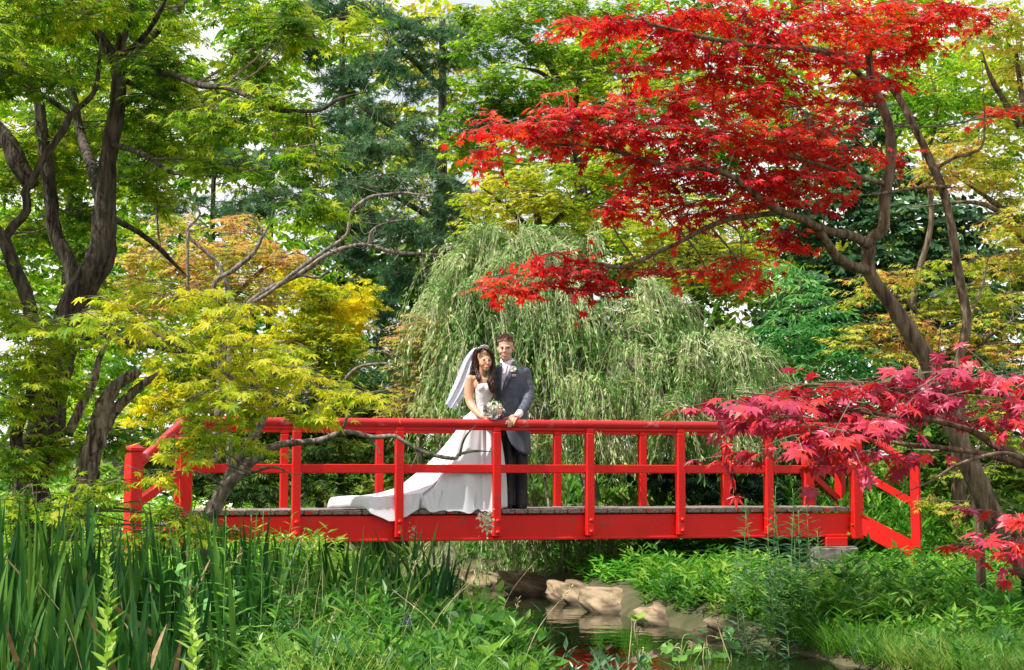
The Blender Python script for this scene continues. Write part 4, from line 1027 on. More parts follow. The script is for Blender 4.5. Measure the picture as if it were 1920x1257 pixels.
# ---- weeping silver leaved tree
def weeping(label, base, crests, n, seed):
    root = empty('weeping_tree', base, label, 'tree')
    r = np.random.default_rng(seed)
    q = MB(); top = P(crests[0][0] + 10, crests[0][1] + 30, crests[0][4])
    s = spline([np.append(base - [0, 0, .2], .13), np.append(base * [1, 1, 0] + [.1, .1, 1.2], .11), np.append((base + top) / 2 + [-.1, 0, .5], .09), np.append(top, .05)], 8)
    tube(q, s[:, :3], s[:, 3], 10, .05); q.build('trunk', BARK_GREY, root, True)
    Ts, Ds, tw = [], [], []
    brs = []
    for (px, py, rx, ry, Y, fall, cnt) in crests:
        cnt = int(cnt * 1.35)
        c = P(px, py, Y)
        hub = c + [0, 0, -.25]
        cv = spline([np.append(s[len(s) // 2 + 4, :3], .035), np.append((s[-1, :3] + hub) / 2 + [0, .25, .05], .024), np.append(hub, .014)], 6)
        brs.append(cv)
        ax = rx * Y / F
        nb = max(3, cnt // 11)
        ba = r.uniform(0, 2 * math.pi, nb); bl = r.uniform(.45, 1.1, nb); bz = r.normal(size=nb) * .07
        for i in range(cnt):
            w_ = r.integers(nb)
            a = ba[w_] + r.normal() * .16
            rad = bl[w_] * r.uniform(.25, 1) ** .7
            st = c + np.array([math.cos(a) * ax * rad, math.sin(a) * ax * .75 * rad, bz[w_] - ry * Y / F * rad ** 2 + r.normal() * .03])
            o = unit(np.array([math.cos(a) + r.normal() * .3, math.sin(a) + r.normal() * .3, 0]))
            ln = fall * r.uniform(.3, 1.2)
            m_ = max(5, int(ln / .042))
            tpar = np.linspace(0, 1, m_)
            rise = r.uniform(.02, .14)
            reach = r.uniform(.2, .85) * min(1, ln + .15)
            x = reach * (1 - np.exp(-2.2 * tpar)) 
            z = rise * 1.6 * np.sin(np.minimum(tpar * 6, math.pi)) - ln * np.maximum(tpar - .08, 0) ** 1.12
            pth = st + o * x[:, None] + np.array([0, 0, 1]) * z[:, None] + np.cumsum(r.normal(size=(m_, 3)) * .008, 0)
            pth[:, 2] = np.maximum(pth[:, 2], .05 + .06 * r.random())
            tw.append(pth)
            tg = np.gradient(pth, axis=0)
            kk = 2
            pp = np.repeat(pth, kk, 0) + r.normal(size=(m_ * kk, 3)) * .02
            dd = unit(np.repeat(unit(tg), kk, 0) + r.normal(size=(m_ * kk, 3)) * .42 + [0, 0, -.25])
            Ts.append(pp); Ds.append(dd)
    T = np.concatenate(Ts); Dd = np.concatenate(Ds)
    nn = r.normal(size=T.shape) + [0, -.2, .5]
    M = orient(Dd, nn, .09 * r.uniform(.5, 1.25, len(T)))
    split_leaves(root, T, M, LANCE_MID, LM_PEAR, 300, mass=LANCE_LITE)
    mbt = MB()
    for p_ in tw:
        p2 = p_[::3] if len(p_) > 7 else p_
        tube(mbt, p2, np.linspace(.006, .0025, len(p2)), 3, 0, False)
    mbt.build('hanging_twigs', mat_noise('pale_hanging_twig', (.2, .16, .1), (.42, .36, .26), 12, .8), root, kind='stuff')
    for cv in brs:
        q = MB(); tube(q, cv[:, :3], cv[:, 3], 7, .06); q.build('branch', BARK_GREY, root, True)
    return root
weeping('weeping silver green willow leaved tree cascading behind the couple', gbase(1090, 19.6),
    [(955, 430, 90, 40, 19.4, .8, 110), (900, 470, 70, 60, 19.3, .9, 80), (1010, 470, 90, 50, 19.2, .8, 90), (1095, 455, 55, 16, 19.5, .42, 46), (850, 545, 55, 50, 19.0, .85, 70), (930, 540, 90, 50, 19.0, .8, 90), (1030, 550, 90, 50, 18.9, .75, 90), (825, 610, 40, 40, 18.8, .7, 46),
     (1180, 545, 80, 44, 19.1, .7, 90), (1120, 600, 90, 40, 18.8, .75, 90), (1245, 570, 50, 26, 19.1, .7, 40), (1035, 640, 90, 44, 18.5, .75, 100), (900, 640, 70, 50, 18.7, .9, 80), (1310, 640, 110, 40, 18.9, .65, 120), (1400, 690, 60, 34, 18.8, .6, 60), (1190, 660, 90, 40, 18.5, .75, 100),
     (1260, 690, 100, 36, 18.4, .7, 100), (1360, 740, 90, 34, 18.3, .6, 80), (1120, 720, 90, 40, 18.2, .75, 90), (1210, 760, 90, 34, 18.0, .6, 80), (1030, 740, 80, 40, 18.1, .8, 70), (880, 720, 50, 40, 18.5, .8, 50), (1300, 780, 90, 30, 17.9, .5, 70), (1090, 800, 80, 30, 17.9, .6, 60), (1410, 790, 40, 26, 18.2, .45, 36),
     (1000, 930, 90, 30, 18.2, .8, 50), (900, 980, 60, 20, 18.1, .8, 40), (1130, 950, 60, 30, 18.0, .75, 34), (1070, 1000, 70, 16, 17.8, .55, 26), (1040, 985, 36, 10, 17.45, .72, 30), (1135, 995, 34, 10, 17.4, .66, 26), (960, 1000, 50, 10, 17.5, .5, 24)], 0, 5)

# ---- the wood closing the garden far behind
pads = []
rr = np.random.default_rng(4)
for x in range(-300, 2300, 110):
    for y_ in (880, 800, 710, 620, 540, 470):
        if y_ < 560 and (220 < x < 480): continue
        pads.append((x + rr.uniform(-40, 40), y_ + rr.uniform(-30, 30), 80, 55, rr.uniform(44, 54)))
for x, y_ in [(1500, 350), (1600, 300), (1700, 350), (1850, 300), (1900, 200), (1000, 400), (1100, 330), (1200, 300), (860, 420), (760, 300), (700, 150), (1350, 280), (1250, 180), (1600, 120), (1750, 150), (1750, 60), (1650, 30), (1450, 150), (1350, 60), (1150, 80), (540, 240), (480, 60), (60, 300), (-50, 200), (60, 420), (160, 420), (0, 120), (1050, 180), (950, 300), (1880, 90)]:
    pads.append((x, y_, 75, 55, rr.uniform(42, 50)))
T, M, tw = foliage(pads, .5, .45, 8, 1.2, .3, .8, .5, cov=.22)
q = MB(); q.inst(OVATE_LITE, M, T)
tag(q.build('far_woodland', leaf_mat('far_wood_leaf', [(.03, .1, .015), (.07, .18, .02), (.15, .3, .03), (.28, .4, .04)], .25, .45), None), 'dark green woodland closing the garden behind all the trees', 'woodland', kind='stuff')
# ------------------------------------------------------------------ the couple
def fuse(mb, name, mat, parent, voxel=.006, smooth_n=4, factor=.5):
    """weld overlapping volumes into one continuous skin"""
    me = mb.mesh(name + '_raw')
    o = bpy.data.objects.new(name, me); C.objects.link(o)
    r = o.modifiers.new('r', 'REMESH'); r.mode = 'VOXEL'; r.voxel_size = voxel; r.use_smooth_shade = True
    s = o.modifiers.new('s', 'SMOOTH'); s.iterations = smooth_n; s.factor = factor
    bpy.context.view_layer.update()
    dg = bpy.context.evaluated_depsgraph_get()
    new = bpy.data.meshes.new_from_object(o.evaluated_get(dg))
    bpy.data.objects.remove(o); bpy.data.meshes.remove(me)
    new.name = name
    new.materials.clear(); new.materials.append(mat)
    org = parent_origin(parent)
    n = len(new.vertices); v = np.empty(n * 3, np.float32); new.vertices.foreach_get('co', v)
    new.vertices.foreach_set('co', (v.reshape(-1, 3) - org).astype(np.float32).ravel())
    new.polygons.foreach_set('use_smooth', np.ones(len(new.polygons), bool)); new.update()
    return mesh_obj(name, new, parent)

_bm = bmesh.new(); bmesh.ops.create_icosphere(_bm, subdivisions=3, radius=1); _bm.verts.index_update()
ICO = (np.array([v.co[:] for v in _bm.verts]), [[v.index for v in f.verts] for f in _bm.faces]); _bm.free()
def ball(mb, c, r, R=None):
    v = ICO[0] * np.asarray(r)
    if R is not None: v = v @ np.asarray(R).T
    mb.add_k(v + np.asarray(c), ICO[1])
def chain(mb, pts, per=5, sides=12, rough=0, ends=True):
    """rounded limb through rows of x,y,z,r"""
    s = spline(np.asarray(pts, float), per)
    tube(mb, s[:, :3], s[:, 3], sides, rough)
    if ends:
        ball(mb, s[0, :3], s[0, 3]); ball(mb, s[-1, :3], s[-1, 3])
def Rz(a): return np.array(Matrix.Rotation(a, 3, 'Z'))
def Ry(a): return np.array(Matrix.Rotation(a, 3, 'Y'))
def Rx(a): return np.array(Matrix.Rotation(a, 3, 'X'))

SKIN_M = mat_noise('fair_skin', (.54, .29, .2), (.6, .34, .25), 3, .5, spec=.35, sss=.1)
SKIN_F = mat_noise('tanned_skin', (.52, .28, .175), (.57, .32, .2), 3, .45, spec=.35, sss=.1)
HAIR_M = mat_noise('short_brown_hair', (.06, .03, .018), (.2, .11, .07), 60, .5, .5, 120, .4)
HAIR_F = mat_noise('auburn_hair', (.02, .007, .005), (.07, .022, .015), 30, .4, spec=.4)
SUIT = mat_noise('slate_blue_wool', (.05, .058, .085), (.075, .086, .118), 18, .55, .15, 160, .4)
LAPEL = mat_noise('dark_lapel_wool', (.04, .048, .078), (.06, .07, .11), 18, .5, .15, 160, .4)
TROUS = mat_noise('charcoal_trouser_cloth', (.004, .0045, .007), (.009, .01, .014), 20, .5, .15, 120, .4)
WHITE = mat_noise('white_cotton', (.68, .68, .72), (.8, .8, .82), 8, .7)
LILAC = mat_noise('pale_lilac_waistcoat', (.45, .42, .55), (.72, .68, .78), 70, .5, lo=.42, hi=.58)
PINK = mat_noise('pink_silk', (.62, .38, .44), (.75, .55, .6), 60, .4)
BLACK = mat_noise('black_leather', (.006, .006, .007), (.014, .013, .013), 20, .25)
DARKEYE = mat_noise('dark_eye', (.02, .013, .01), (.035, .022, .016), 20, .4, spec=.2)
SHADED_EYE = mat_noise('shaded_eye', (.26, .18, .15), (.3, .22, .18), 10, .5, spec=.2)  # socket shade put into the eye colour as a skin-shadow tone
LIPS_M = mat_noise('lips_pink', (.48, .2, .15), (.52, .24, .18), 20, .4)
LIPS_F = mat_noise('lips_rose', (.45, .1, .09), (.5, .14, .12), 20, .35)
m, t, p, o = new_mat('white_satin')
p.inputs['Base Color'].default_value = (.6, .61, .655, 1); p.inputs['Roughness'].default_value = .4
p.inputs['Sheen Weight'].default_value = .25; p.inputs['Specular IOR Level'].default_value = .4
SATIN = m
RUCHE = mat_noise('ruched_satin', (.52, .52, .54), (.68, .68, .68), 12, .42, .6, 26, .4, stretch=(1, 1, 6))
m, t, p, o = new_mat('veil_tulle')
p.inputs['Base Color'].default_value = (.6, .63, .76, 1); p.inputs['Roughness'].default_value = .6
tr = t.nodes.new('ShaderNodeBsdfTransparent'); mix = t.nodes.new('ShaderNodeMixShader'); mix.inputs['Fac'].default_value = .62
t.links.new(tr.outputs[0], mix.inputs[1]); t.links.new(p.outputs[0], mix.inputs[2]); t.links.new(mix.outputs[0], o.inputs['Surface'])
VEIL = m
SILVER = mat_noise('bright_silver', (.7, .7, .72), (.85, .85, .88), 10, .25); SILVER.node_tree.nodes['Principled BSDF'].inputs['Metallic'].default_value = .6

def person_tools(Y):
    s = Y / F
    def g(px, py, dy=0.0, r=None):
        q = P(px, py, Y + dy)
        return q if r is None else np.append(q, r * s)
    return g, s
def grid(mb, pts):
    pts = np.asarray(pts); a, b = pts.shape[:2]
    i = np.arange(a - 1)[:, None] * b; j = np.arange(b - 1)[None]
    mb.add_k(pts.reshape(-1, 3), np.stack([i + j, i + j + 1, i + b + j + 1, i + b + j], -1).reshape(-1, 4))
def thick(o, th):
    md = o.modifiers.new('cloth_thickness', 'SOLIDIFY'); md.thickness = th; md.offset = 0
    return o

# ============ groom
YG = 16.28
g, s = person_tools(YG)
groom = empty('person', np.array([g(966, 953)[0], YG, DECK + .004]), 'smiling man in slate blue tailcoat resting one hand on the red rail', 'person')
mb = MB()
ball(mb, g(948.5, 647, .0), (14.2 * s, .1, 18.5 * s))
ball(mb, g(947.5, 659, -.028), (12.6 * s, .078, 15.5 * s))
ball(mb, g(947, 667, -.035), (10 * s, .066, 9 * s))
ball(mb, g(946.6, 672, -.066), (6 * s, .036, 4.4 * s)); ball(mb, g(946.7, 666, -.07), (7.4 * s, .035, 5.4 * s)); ball(mb, g(943, 669, -.05), (6 * s, .04, 5 * s)); ball(mb, g(951, 669, -.05), (6 * s, .04, 5 * s))
ball(mb, g(947, 650, -.09), (9.5 * s, .02, 2.2 * s))
ball(mb, g(946.2, 655.5, -.104), (1.9 * s, .018, 5.2 * s), None)
ball(mb, g(945.9, 659.4, -.116), (2.7 * s, .016, 2.2 * s))
for q in (940.2, 954): ball(mb, g(q, 660.5, -.066), (5.2 * s, .032, 5.4 * s))
for q in (933.6, 963.4): ball(mb, g(q, 655.5, .012), (1.7 * s, .024, 4.5 * s))
chain(mb, [g(949.5, 668, -.005, 9.4), g(950.5, 680, .01, 9.6), g(952, 692, .02, 11.5)])
ball(mb, g(954, 712, .02), (27 * s, .095, 24 * s)); ball(mb, g(955, 750, .02), (22 * s, .09, 30 * s)); ball(mb, g(962, 792, .02), (24 * s, .1, 22 * s))
for q in (954, 976): chain(mb, [g(q, 800, .02, 10), g(q, 875, .01, 8), g(q + 1, 938, .02, 5.5), g(q + 1, 949, .01, 5)])
for q in (955, 977): ball(mb, g(q, 950, -.04), (4.6 * s, .1, 2.6 * s))
for sgn, pts in ((1, [g(982, 698, .02, 8.5), g(989, 724, .01, 7.5), g(990, 746, -.04, 6.5), g(983, 763, -.15, 6), g(973, 777, -.29, 4.6)]),
                 (-1, [g(928, 699, .03, 8.5), g(919, 726, .08, 7.5), g(910, 750, .13, 6.5), g(902, 762, .13, 5.5), g(894, 766, .1, 4.6)])):
    chain(mb, pts)
# right of picture: hand over the rail, palm, four fingers and thumb
HY = 15.885 - YG
ball(mb, g(964.5, 782, HY + .045), (8.2 * s, .05, 3.6 * s), Ry(.22) @ Rx(-.2))
for kx, ky, mx, my, tx, ty, r_ in ((955, 785, 951.5, 789.5, 948.8, 795.5, 1.75), (959, 784.4, 955.5, 791, 952.6, 800.5, 1.85), (963.6, 784.6, 960.2, 791, 957, 801, 1.8), (968, 785.6, 965.2, 791, 962.4, 798.5, 1.55)):
    chain(mb, [g(kx + 2, ky - 1.5, HY + .03, r_ * 1.15), g(kx, ky, HY, r_ * 1.1), g(mx, my, HY - .055, r_), g(tx, ty, HY - .062, r_ * .82)], 4, 9)
chain(mb, [g(963, 782, HY + .05, 2.6), g(955, 783, HY + .035, 2.2), g(948.5, 784.8, HY + .025, 1.7), g(945, 785.2, HY + .015, 1.4)], 4, 9)
for i in range(4):
    ball(mb, g(893 + i * .4, 763 + i * 2.6, .085), (2.6 * s, .012, 1.4 * s))
ball(mb, g(895, 767, .1), (4 * s, .02, 5 * s))
fuse(mb, 'body', SKIN_M, groom, .0062, 3)
# face
for q in (941, 953.3):
    mb = MB(); ball(mb, g(q, 653.4, -.0955), (1.9 * s, .006, .5 * s)); e = mb.build('eye', SHADED_EYE, groom, True)
    mb = MB(); ball(mb, g(q, 653.3, -.1), (1.8 * s, .005, .8 * s)); mb.build('iris', DARKEYE, e, True)
    mb = MB(); chain(mb, [g(q - 3.2, 652.2, -.094, .6), g(q, 651.4, -.105, .8), g(q + 3.2, 652.2, -.096, .6)], 4, 8); mb.build('eyebrow', HAIR_M, groom, True)
mb = MB(); chain(mb, [g(940.8, 664.2, -.092, .5), g(944, 667, -.105, .95), g(946.5, 667.6, -.108, 1.05), g(949.5, 667, -.106, .95), g(953, 664, -.092, .5)], 5, 8); mb.build('lower_lip', LIPS_M, groom, True)
mb = MB(); chain(mb, [g(940.6, 663.8, -.092, .4), g(944, 664.3, -.108, .6), g(946.5, 664.5, -.112, .7), g(949.5, 664.2, -.109, .6), g(953, 663.6, -.092, .4)], 5, 8); mb.build('upper_lip', LIPS_M, groom, True)
mb = MB(); chain(mb, [g(942.2, 664.9, -.096, .6), g(946.5, 666, -.109, .9), g(951.6, 664.8, -.096, .6)], 5, 8); mb.build('teeth', WHITE, groom, True)
# hair: a cap of short tufts
def hair_cap(mb, c, rad, front, seed, bump=.006):
    r = np.random.default_rng(seed)
    v = ICO[0].copy(); keep = front(v)
    k = r.normal(size=(6, 3)) * 4
    f = 1 + bump / .1 * np.sin(v @ k.T).sum(1) / 2.5
    vv = v * f[:, None] * np.asarray(rad) + np.asarray(c)
    fs = [q for q in ICO[1] if all(keep[i] for i in q)]
    mb.add(vv, fs)
    return v[keep]
mb = MB()
hc, hr = g(948.6, 645.5, .008), np.array([15.4 * s, .108, 17.8 * s])
front = lambda v: (v[:, 2] > np.where(v[:, 1] < -.15, .13 - .14 * np.abs(v[:, 0]), np.where(v[:, 1] < .25, -.1, -.62)))
kv = hair_cap(mb, hc, hr, front, 3, .008)
r = np.random.default_rng(8)
for i in range(900):
    d = kv[r.integers(len(kv))] + r.normal(size=3) * .08
    d = unit(d)
    b_ = hc + d * hr * .97
    dr = unit(d * .4 + np.array([-.35 + r.normal() * .35, -.5 + r.normal() * .3, .4 + r.normal() * .25]))
    l = r.uniform(.012, .032) * (1.0 if d[2] > .45 else .42)
    tube(mb, np.stack([b_, b_ + dr * l * .6, b_ + dr * l + [0, 0, -.003]]), [.0034, .0026, .0006], 4, 0, False)
mb.build('hair', HAIR_M, groom, True)

# jacket
RG = [(679, 951.5, 13, .062, .02), (684, 952.5, 20, .085, .02), (689, 953.5, 27, .1, .02), (697, 955, 32, .116, .02), (710, 955.5, 33.5, .13, .02), (728, 955.5, 32, .134, .02), (748, 955, 28, .122, .02), (765, 957, 28, .124, .02), (782, 959.5, 30, .132, .02), (800, 961.5, 31.5, .14, .02)]
RG = np.array(RG, float)
def ring(py): return [np.interp(py, RG[:, 0], RG[:, i]) for i in range(1, 5)]
def front_pt(px, py, off=.006):
    cx, rx, ry, dy = ring(py)
    u_ = np.clip((px - cx) / rx, -.99, .99)
    return g(px, py, dy - ry * (1 - abs(u_) ** 2.4) ** (1 / 2.2) - off)
def jacket_loft(mb, ys, n=40):
    rows = []
    th = np.arange(n) / n * 2 * np.pi
    c, q = np.cos(th), np.sin(th)
    for py in ys:
        cx, rx, ry, dy = ring(py)
        rows.append([g(cx + rx * np.sign(c[k]) * abs(c[k]) ** .85, py, dy + ry * np.sign(q[k]) * abs(q[k]) ** .85) for k in range(n)])
    rows = np.array(rows); a = len(rows)
    i = np.arange(a - 1)[:, None] * n; j = np.arange(n)[None]; j2 = (j + 1) % n
    mb.add_k(rows.reshape(-1, 3), np.stack([i + j, i + j2, i + n + j2, i + n + j], -1).reshape(-1, 4))
    mb.add(rows[0], [list(range(n))[::-1]]); mb.add(rows[-1], [list(range(n))])
mb = MB(); jacket_loft(mb, np.linspace(681, 800, 26))
ball(mb, g(984, 699, .02), (11 * s, .07, 11.5 * s)); ball(mb, g(927, 700, .02), (10 * s, .07, 11.5 * s))
def sleeve(pts):
    sp = spline(np.array(pts), 9)
    w_ = np.arange(len(sp))
    sp[:, 3] *= 1 + .07 * np.sin(w_ * 1.35) * np.linspace(.3, 1, len(sp)) + .03 * rng.normal(size=len(sp))
    tube(mb, sp[:, :3], sp[:, 3], 16, .035)
sleeve([g(983, 697, .02, 11.6), g(989, 718, .015, 11.2), g(991.5, 738, -.02, 10.4), g(988.5, 754, -.1, 9.8), g(980, 768, -.22, 8.8), g(974.5, 775.5, -.29, 8)])
sleeve([g(928, 698, .02, 11), g(919, 722, .07, 10.5), g(911, 747, .12, 9.5), g(903, 760, .13, 8.5)])
fuse(mb, 'jacket', SUIT, groom, .0085, 3)
# tails of the coat, cut away in a curve
N_ = 64
rows = []
th = np.linspace(-np.pi, np.pi, N_)
def tail_bottom(px, frontside):
    if not frontside: return 853
    return np.interp(px, [930, 938, 943, 948, 955, 964, 972, 980], [768, 775, 795, 815, 834, 847, 852, 853])
for a in th:
    c, q = math.cos(a), math.sin(a)
    col = []
    for k, f in enumerate(np.linspace(0, 1, 16)):
        yb = tail_bottom(957 + 30 * c, q < .15)
        py = 772 + (yb - 772) * f
        cx, rx, ry, dy = ring(min(py, 800))
        if py > 800: rx, cx, ry = rx + (py - 800) * .03, cx + (py - 800) * .01, ry + (py - 800) * .0008
        wv = .012 * math.sin(a * 7 + 1) * max(0, (py - 800) / 53)
        col.append(g(cx + (rx + .6) * np.sign(c) * abs(c) ** .9, py, dy + (ry + .006 + wv) * np.sign(q) * abs(q) ** .9))
    rows.append(col)
mb = MB(); grid(mb, rows); thick(mb.build('coat_tails', SUIT, groom, True), .006)
# shirt front, waistcoat, tie, collar, lapels
def panel(name, mat, left, right, ys, off, n=9, th=.004, parent=groom):
    mb = MB(); grid(mb, [[front_pt(left(y) + (right(y) - left(y)) * u_, y, off + .004 * math.sin(math.pi * u_)) for u_ in np.linspace(0, 1, n)] for y in ys])
    return thick(mb.build(name, mat, parent, True), th)
L1 = lambda y: np.interp(y, [680, 690, 742], [941.5, 940.5, 938.5])
R1 = lambda y: np.interp(y, [680, 690, 715, 742], [961, 958, 946.5, 939.4])
panel('waistcoat', LILAC, L1, R1, np.linspace(683, 742, 16), .01)
panel('tie', PINK, lambda y: np.interp(y, [684, 690, 716], [946.5, 946, 942.5]), lambda y: np.interp(y, [684, 688, 716], [952.5, 951.5, 943.5]), np.linspace(684, 716, 10), .02, 7)
panel('lapel', LAPEL, lambda y: np.interp(y, [681, 690, 708, 742], [938, 932.5, 933.5, 937.6]), lambda y: np.interp(y, [681, 690, 742], [941.8, 941.6, 939.4]), np.linspace(681, 743, 16), .017)
panel('lapel', LAPEL, lambda y: np.interp(y, [676, 690, 715, 743], [961.5, 957, 945.5, 938]), lambda y: np.interp(y, [676, 684, 694, 697, 715, 743], [965, 967, 969, 964, 955, 939.6]), np.linspace(678, 743, 18), .019)
mb = MB()
rows = []
for a in np.linspace(-2.6, 2.6, 28):
    c, q = math.sin(a), -math.cos(a)
    lo = 684 + 3.2 * max(0, math.cos(a)) ; 
    rows.append([g(950.5 + 11.2 * c, lo - 10.5 + 2 * (1 - math.cos(a)) * -.6, .012 + .062 * q), g(951 + 12.8 * c, lo, .014 + .08 * q - .01)])
grid(mb, rows); thick(mb.build('shirt_collar', WHITE, groom, True), .005)
mb = MB(); sp = spline(np.array([g(975.5, 774, -.285, 7), g(971.5, 778.6, -.325, 6.6), g(969, 781, -.35, 6)]), 4); tube(mb, sp[:, :3], sp[:, 3], 16, .01)
mb.build('shirt_cuff', WHITE, groom, True)
mb = MB(); chain(mb, [g(985, 768, -.2, .6), g(977, 777, -.29, .6)], 3, 6); 
# pocket square and buttonhole rose
mb = MB()
fp = front_pt(963.5, 704.5, .02)
mb.add([fp + np.array(q) * s for q in ((-4, 0, -2), (4, 0, -1.2), (4.4, -1, 2.4), (1.4, -1.6, 1.4), (-.6, -1.6, 3), (-3.4, -1, 1))], [[0, 1, 2, 3, 4, 5]])
thick(mb.build('pocket_square', PINK, groom), .004)

def rose_mesh(seed, name, mat):
    """a small open rose of cupped petals, radius 1"""
    r = np.random.default_rng(seed); mb = MB()
    for lay, (n, rad, tilt, hgt) in enumerate(((3, .22, .1, .75), (5, .48, .35, .68), (6, .78, .7, .5), (6, .98, 1.05, .25))):
        for i in range(n):
            a0 = 2 * math.pi * (i + r.uniform(-.15, .15)) / n + lay
            wd = 2 * math.pi / n * .66
            pts = []
            for u_ in np.linspace(0, 1, 4):
                row = []
                for w_ in np.linspace(-1, 1, 5):
                    a = a0 + w_ * wd * (.4 + .6 * math.sin(math.pi * (.15 + .75 * u_)))
                    rr_ = rad * (.25 + .75 * u_ ** .7) + .1 * u_ ** 2 * tilt
                    z_ = -.5 + (hgt + .5) * u_ * (1 - .25 * tilt * u_) - .12 * w_ * w_ * u_
                    row.append((rr_ * math.cos(a), rr_ * math.sin(a), z_))
                pts.append(row)
            grid(mb, pts)
    ball(mb, (0, 0, -.35), (.55, .55, .45))
    return mb.mesh(name, mat, smooth=True)
ROSE_W = mat_noise('cream_white_petal', (.74, .7, .58), (.88, .86, .78), 20, .6, sss=.1)
ROSE_P = mat_noise('blush_petal', (.6, .36, .3), (.74, .52, .44), 20, .6)
LEAFG = mat_noise('small_rose_leaf', (.02, .1, .02), (.06, .2, .04), 20, .5)
MB_ROSE = rose_mesh(2, 'rose', ROSE_W)
def put(me, name, loc, scl, rot, parent):
    o = mesh_obj(name, me, parent); o.location = np.asarray(loc) - parent_origin(parent); o.scale = (scl,) * 3; o.rotation_euler = rot
    return o
b1 = put(MB_ROSE, 'buttonhole_rose', front_pt(962, 692, .04), 5.6 * s, (1.35, 0, .1), groom)
mb = MB(); mb.inst(OVATE, orient(np.array([[.7, -.2, .7], [.9, -.2, -.1], [.2, -.1, 1.]]), np.array([[0, -1, 0.]] * 3), [9 * s] * 3), np.stack([front_pt(964, 691, .025)] * 3))
mb.build('buttonhole_leaf', LEAFG, groom)
# trousers and shoes
mb = MB()
for q, w_ in ((954.5, 12.3), (977.5, 12.6)):
    chain(mb, [g(q + 1, 790, .02, w_ + 1), g(q, 830, .015, w_), g(q, 875, .0, w_ - .4), g(q, 915, .01, w_ - .8), g(q, 938, .0, w_ - .4), g(q - .5, 947, -.01, w_ - .2)], 7, 18, .025)
ball(mb, g(964, 795, .02), (25 * s, .12, 16 * s))
fuse(mb, 'trousers', TROUS, groom, .01, 4)
for q in (956, 975):
    mb = MB()
    ball(mb, g(q, 949.5, -.08), (6.6 * s, .12, 4.4 * s)); ball(mb, g(q, 951, .03), (6 * s, .1, 4 * s)); box(mb, g(q - 6, 954.2, -.19), g(q + 6, 952, .11))
    fuse(mb, 'shoe', BLACK, groom, .006, 3)

# ============ bride
YB = 16.16
b, s = person_tools(YB)
bride = empty('person', np.array([b(912, 953)[0], YB, DECK + .004]), 'smiling woman in strapless white wedding gown with long auburn hair and veil', 'person')
mb = MB()
ball(mb, b(907, 667, .005), (13.2 * s, .094, 17 * s))
ball(mb, b(910.3, 679, -.04), (12.2 * s, .066, 14 * s), Ry(.06))
ball(mb, b(911, 687, -.05), (8 * s, .052, 8 * s)); ball(mb, b(911.4, 692.5, -.07), (4.6 * s, .03, 3.6 * s)); ball(mb, b(911.8, 687.4, -.072), (6 * s, .034, 4.8 * s))
ball(mb, b(914.2, 678.6, -.106), (1.5 * s, .014, 4 * s)); ball(mb, b(914.8, 681.8, -.114), (2.1 * s, .012, 1.6 * s))
for q in (905.5, 917.5): ball(mb, b(q, 683, -.08), (3.8 * s, .024, 3.8 * s))
chain(mb, [b(906, 690, .0, 7.4), b(904, 701, .01, 7.2), b(902.5, 712, .02, 9)])
ball(mb, b(902, 722, .01), (17 * s, .085, 16 * s)); ball(mb, b(890, 711, .015), (10 * s, .06, 7 * s)); ball(mb, b(913, 713, .03), (9 * s, .055, 7 * s))
ball(mb, b(905, 750, .01), (13 * s, .075, 24 * s)); ball(mb, b(906, 782, .02), (15 * s, .09, 20 * s))
for q in (902, 914): chain(mb, [b(q, 795, .02, 9), b(q, 872, .01, 7), b(q, 940, .02, 5), b(q, 948, 0, 4.4)])
for q in (902, 914): ball(mb, b(q, 950, -.05), (4 * s, .09, 2.4 * s))
chain(mb, [b(881.5, 712, .0, 9), b(879.5, 728, -.01, 9.2), b(879.5, 744, -.03, 8.4), b(882.5, 757, -.06, 7.8), b(890, 768, -.13, 7), b(898.5, 777, -.21, 5.4), b(904.5, 781.5, -.26, 4.4)], 6)
chain(mb, [b(919, 713, .05, 7.5), b(926, 735, .1, 6.5), b(934, 750, .14, 6), b(944, 756, .16, 5), b(950, 757, .165, 4)], 6)
ball(mb, b(953, 757, .165), (4 * s, .016, 3.4 * s))
for i in range(4): chain(mb, [b(954, 754.5 + i * 1.7, .162, 1.2), b(958, 754.5 + i * 1.9, .15, 1.1), b(961 - abs(i - 1.4), 755 + i * 1.9, .158, .9)], 3, 7)
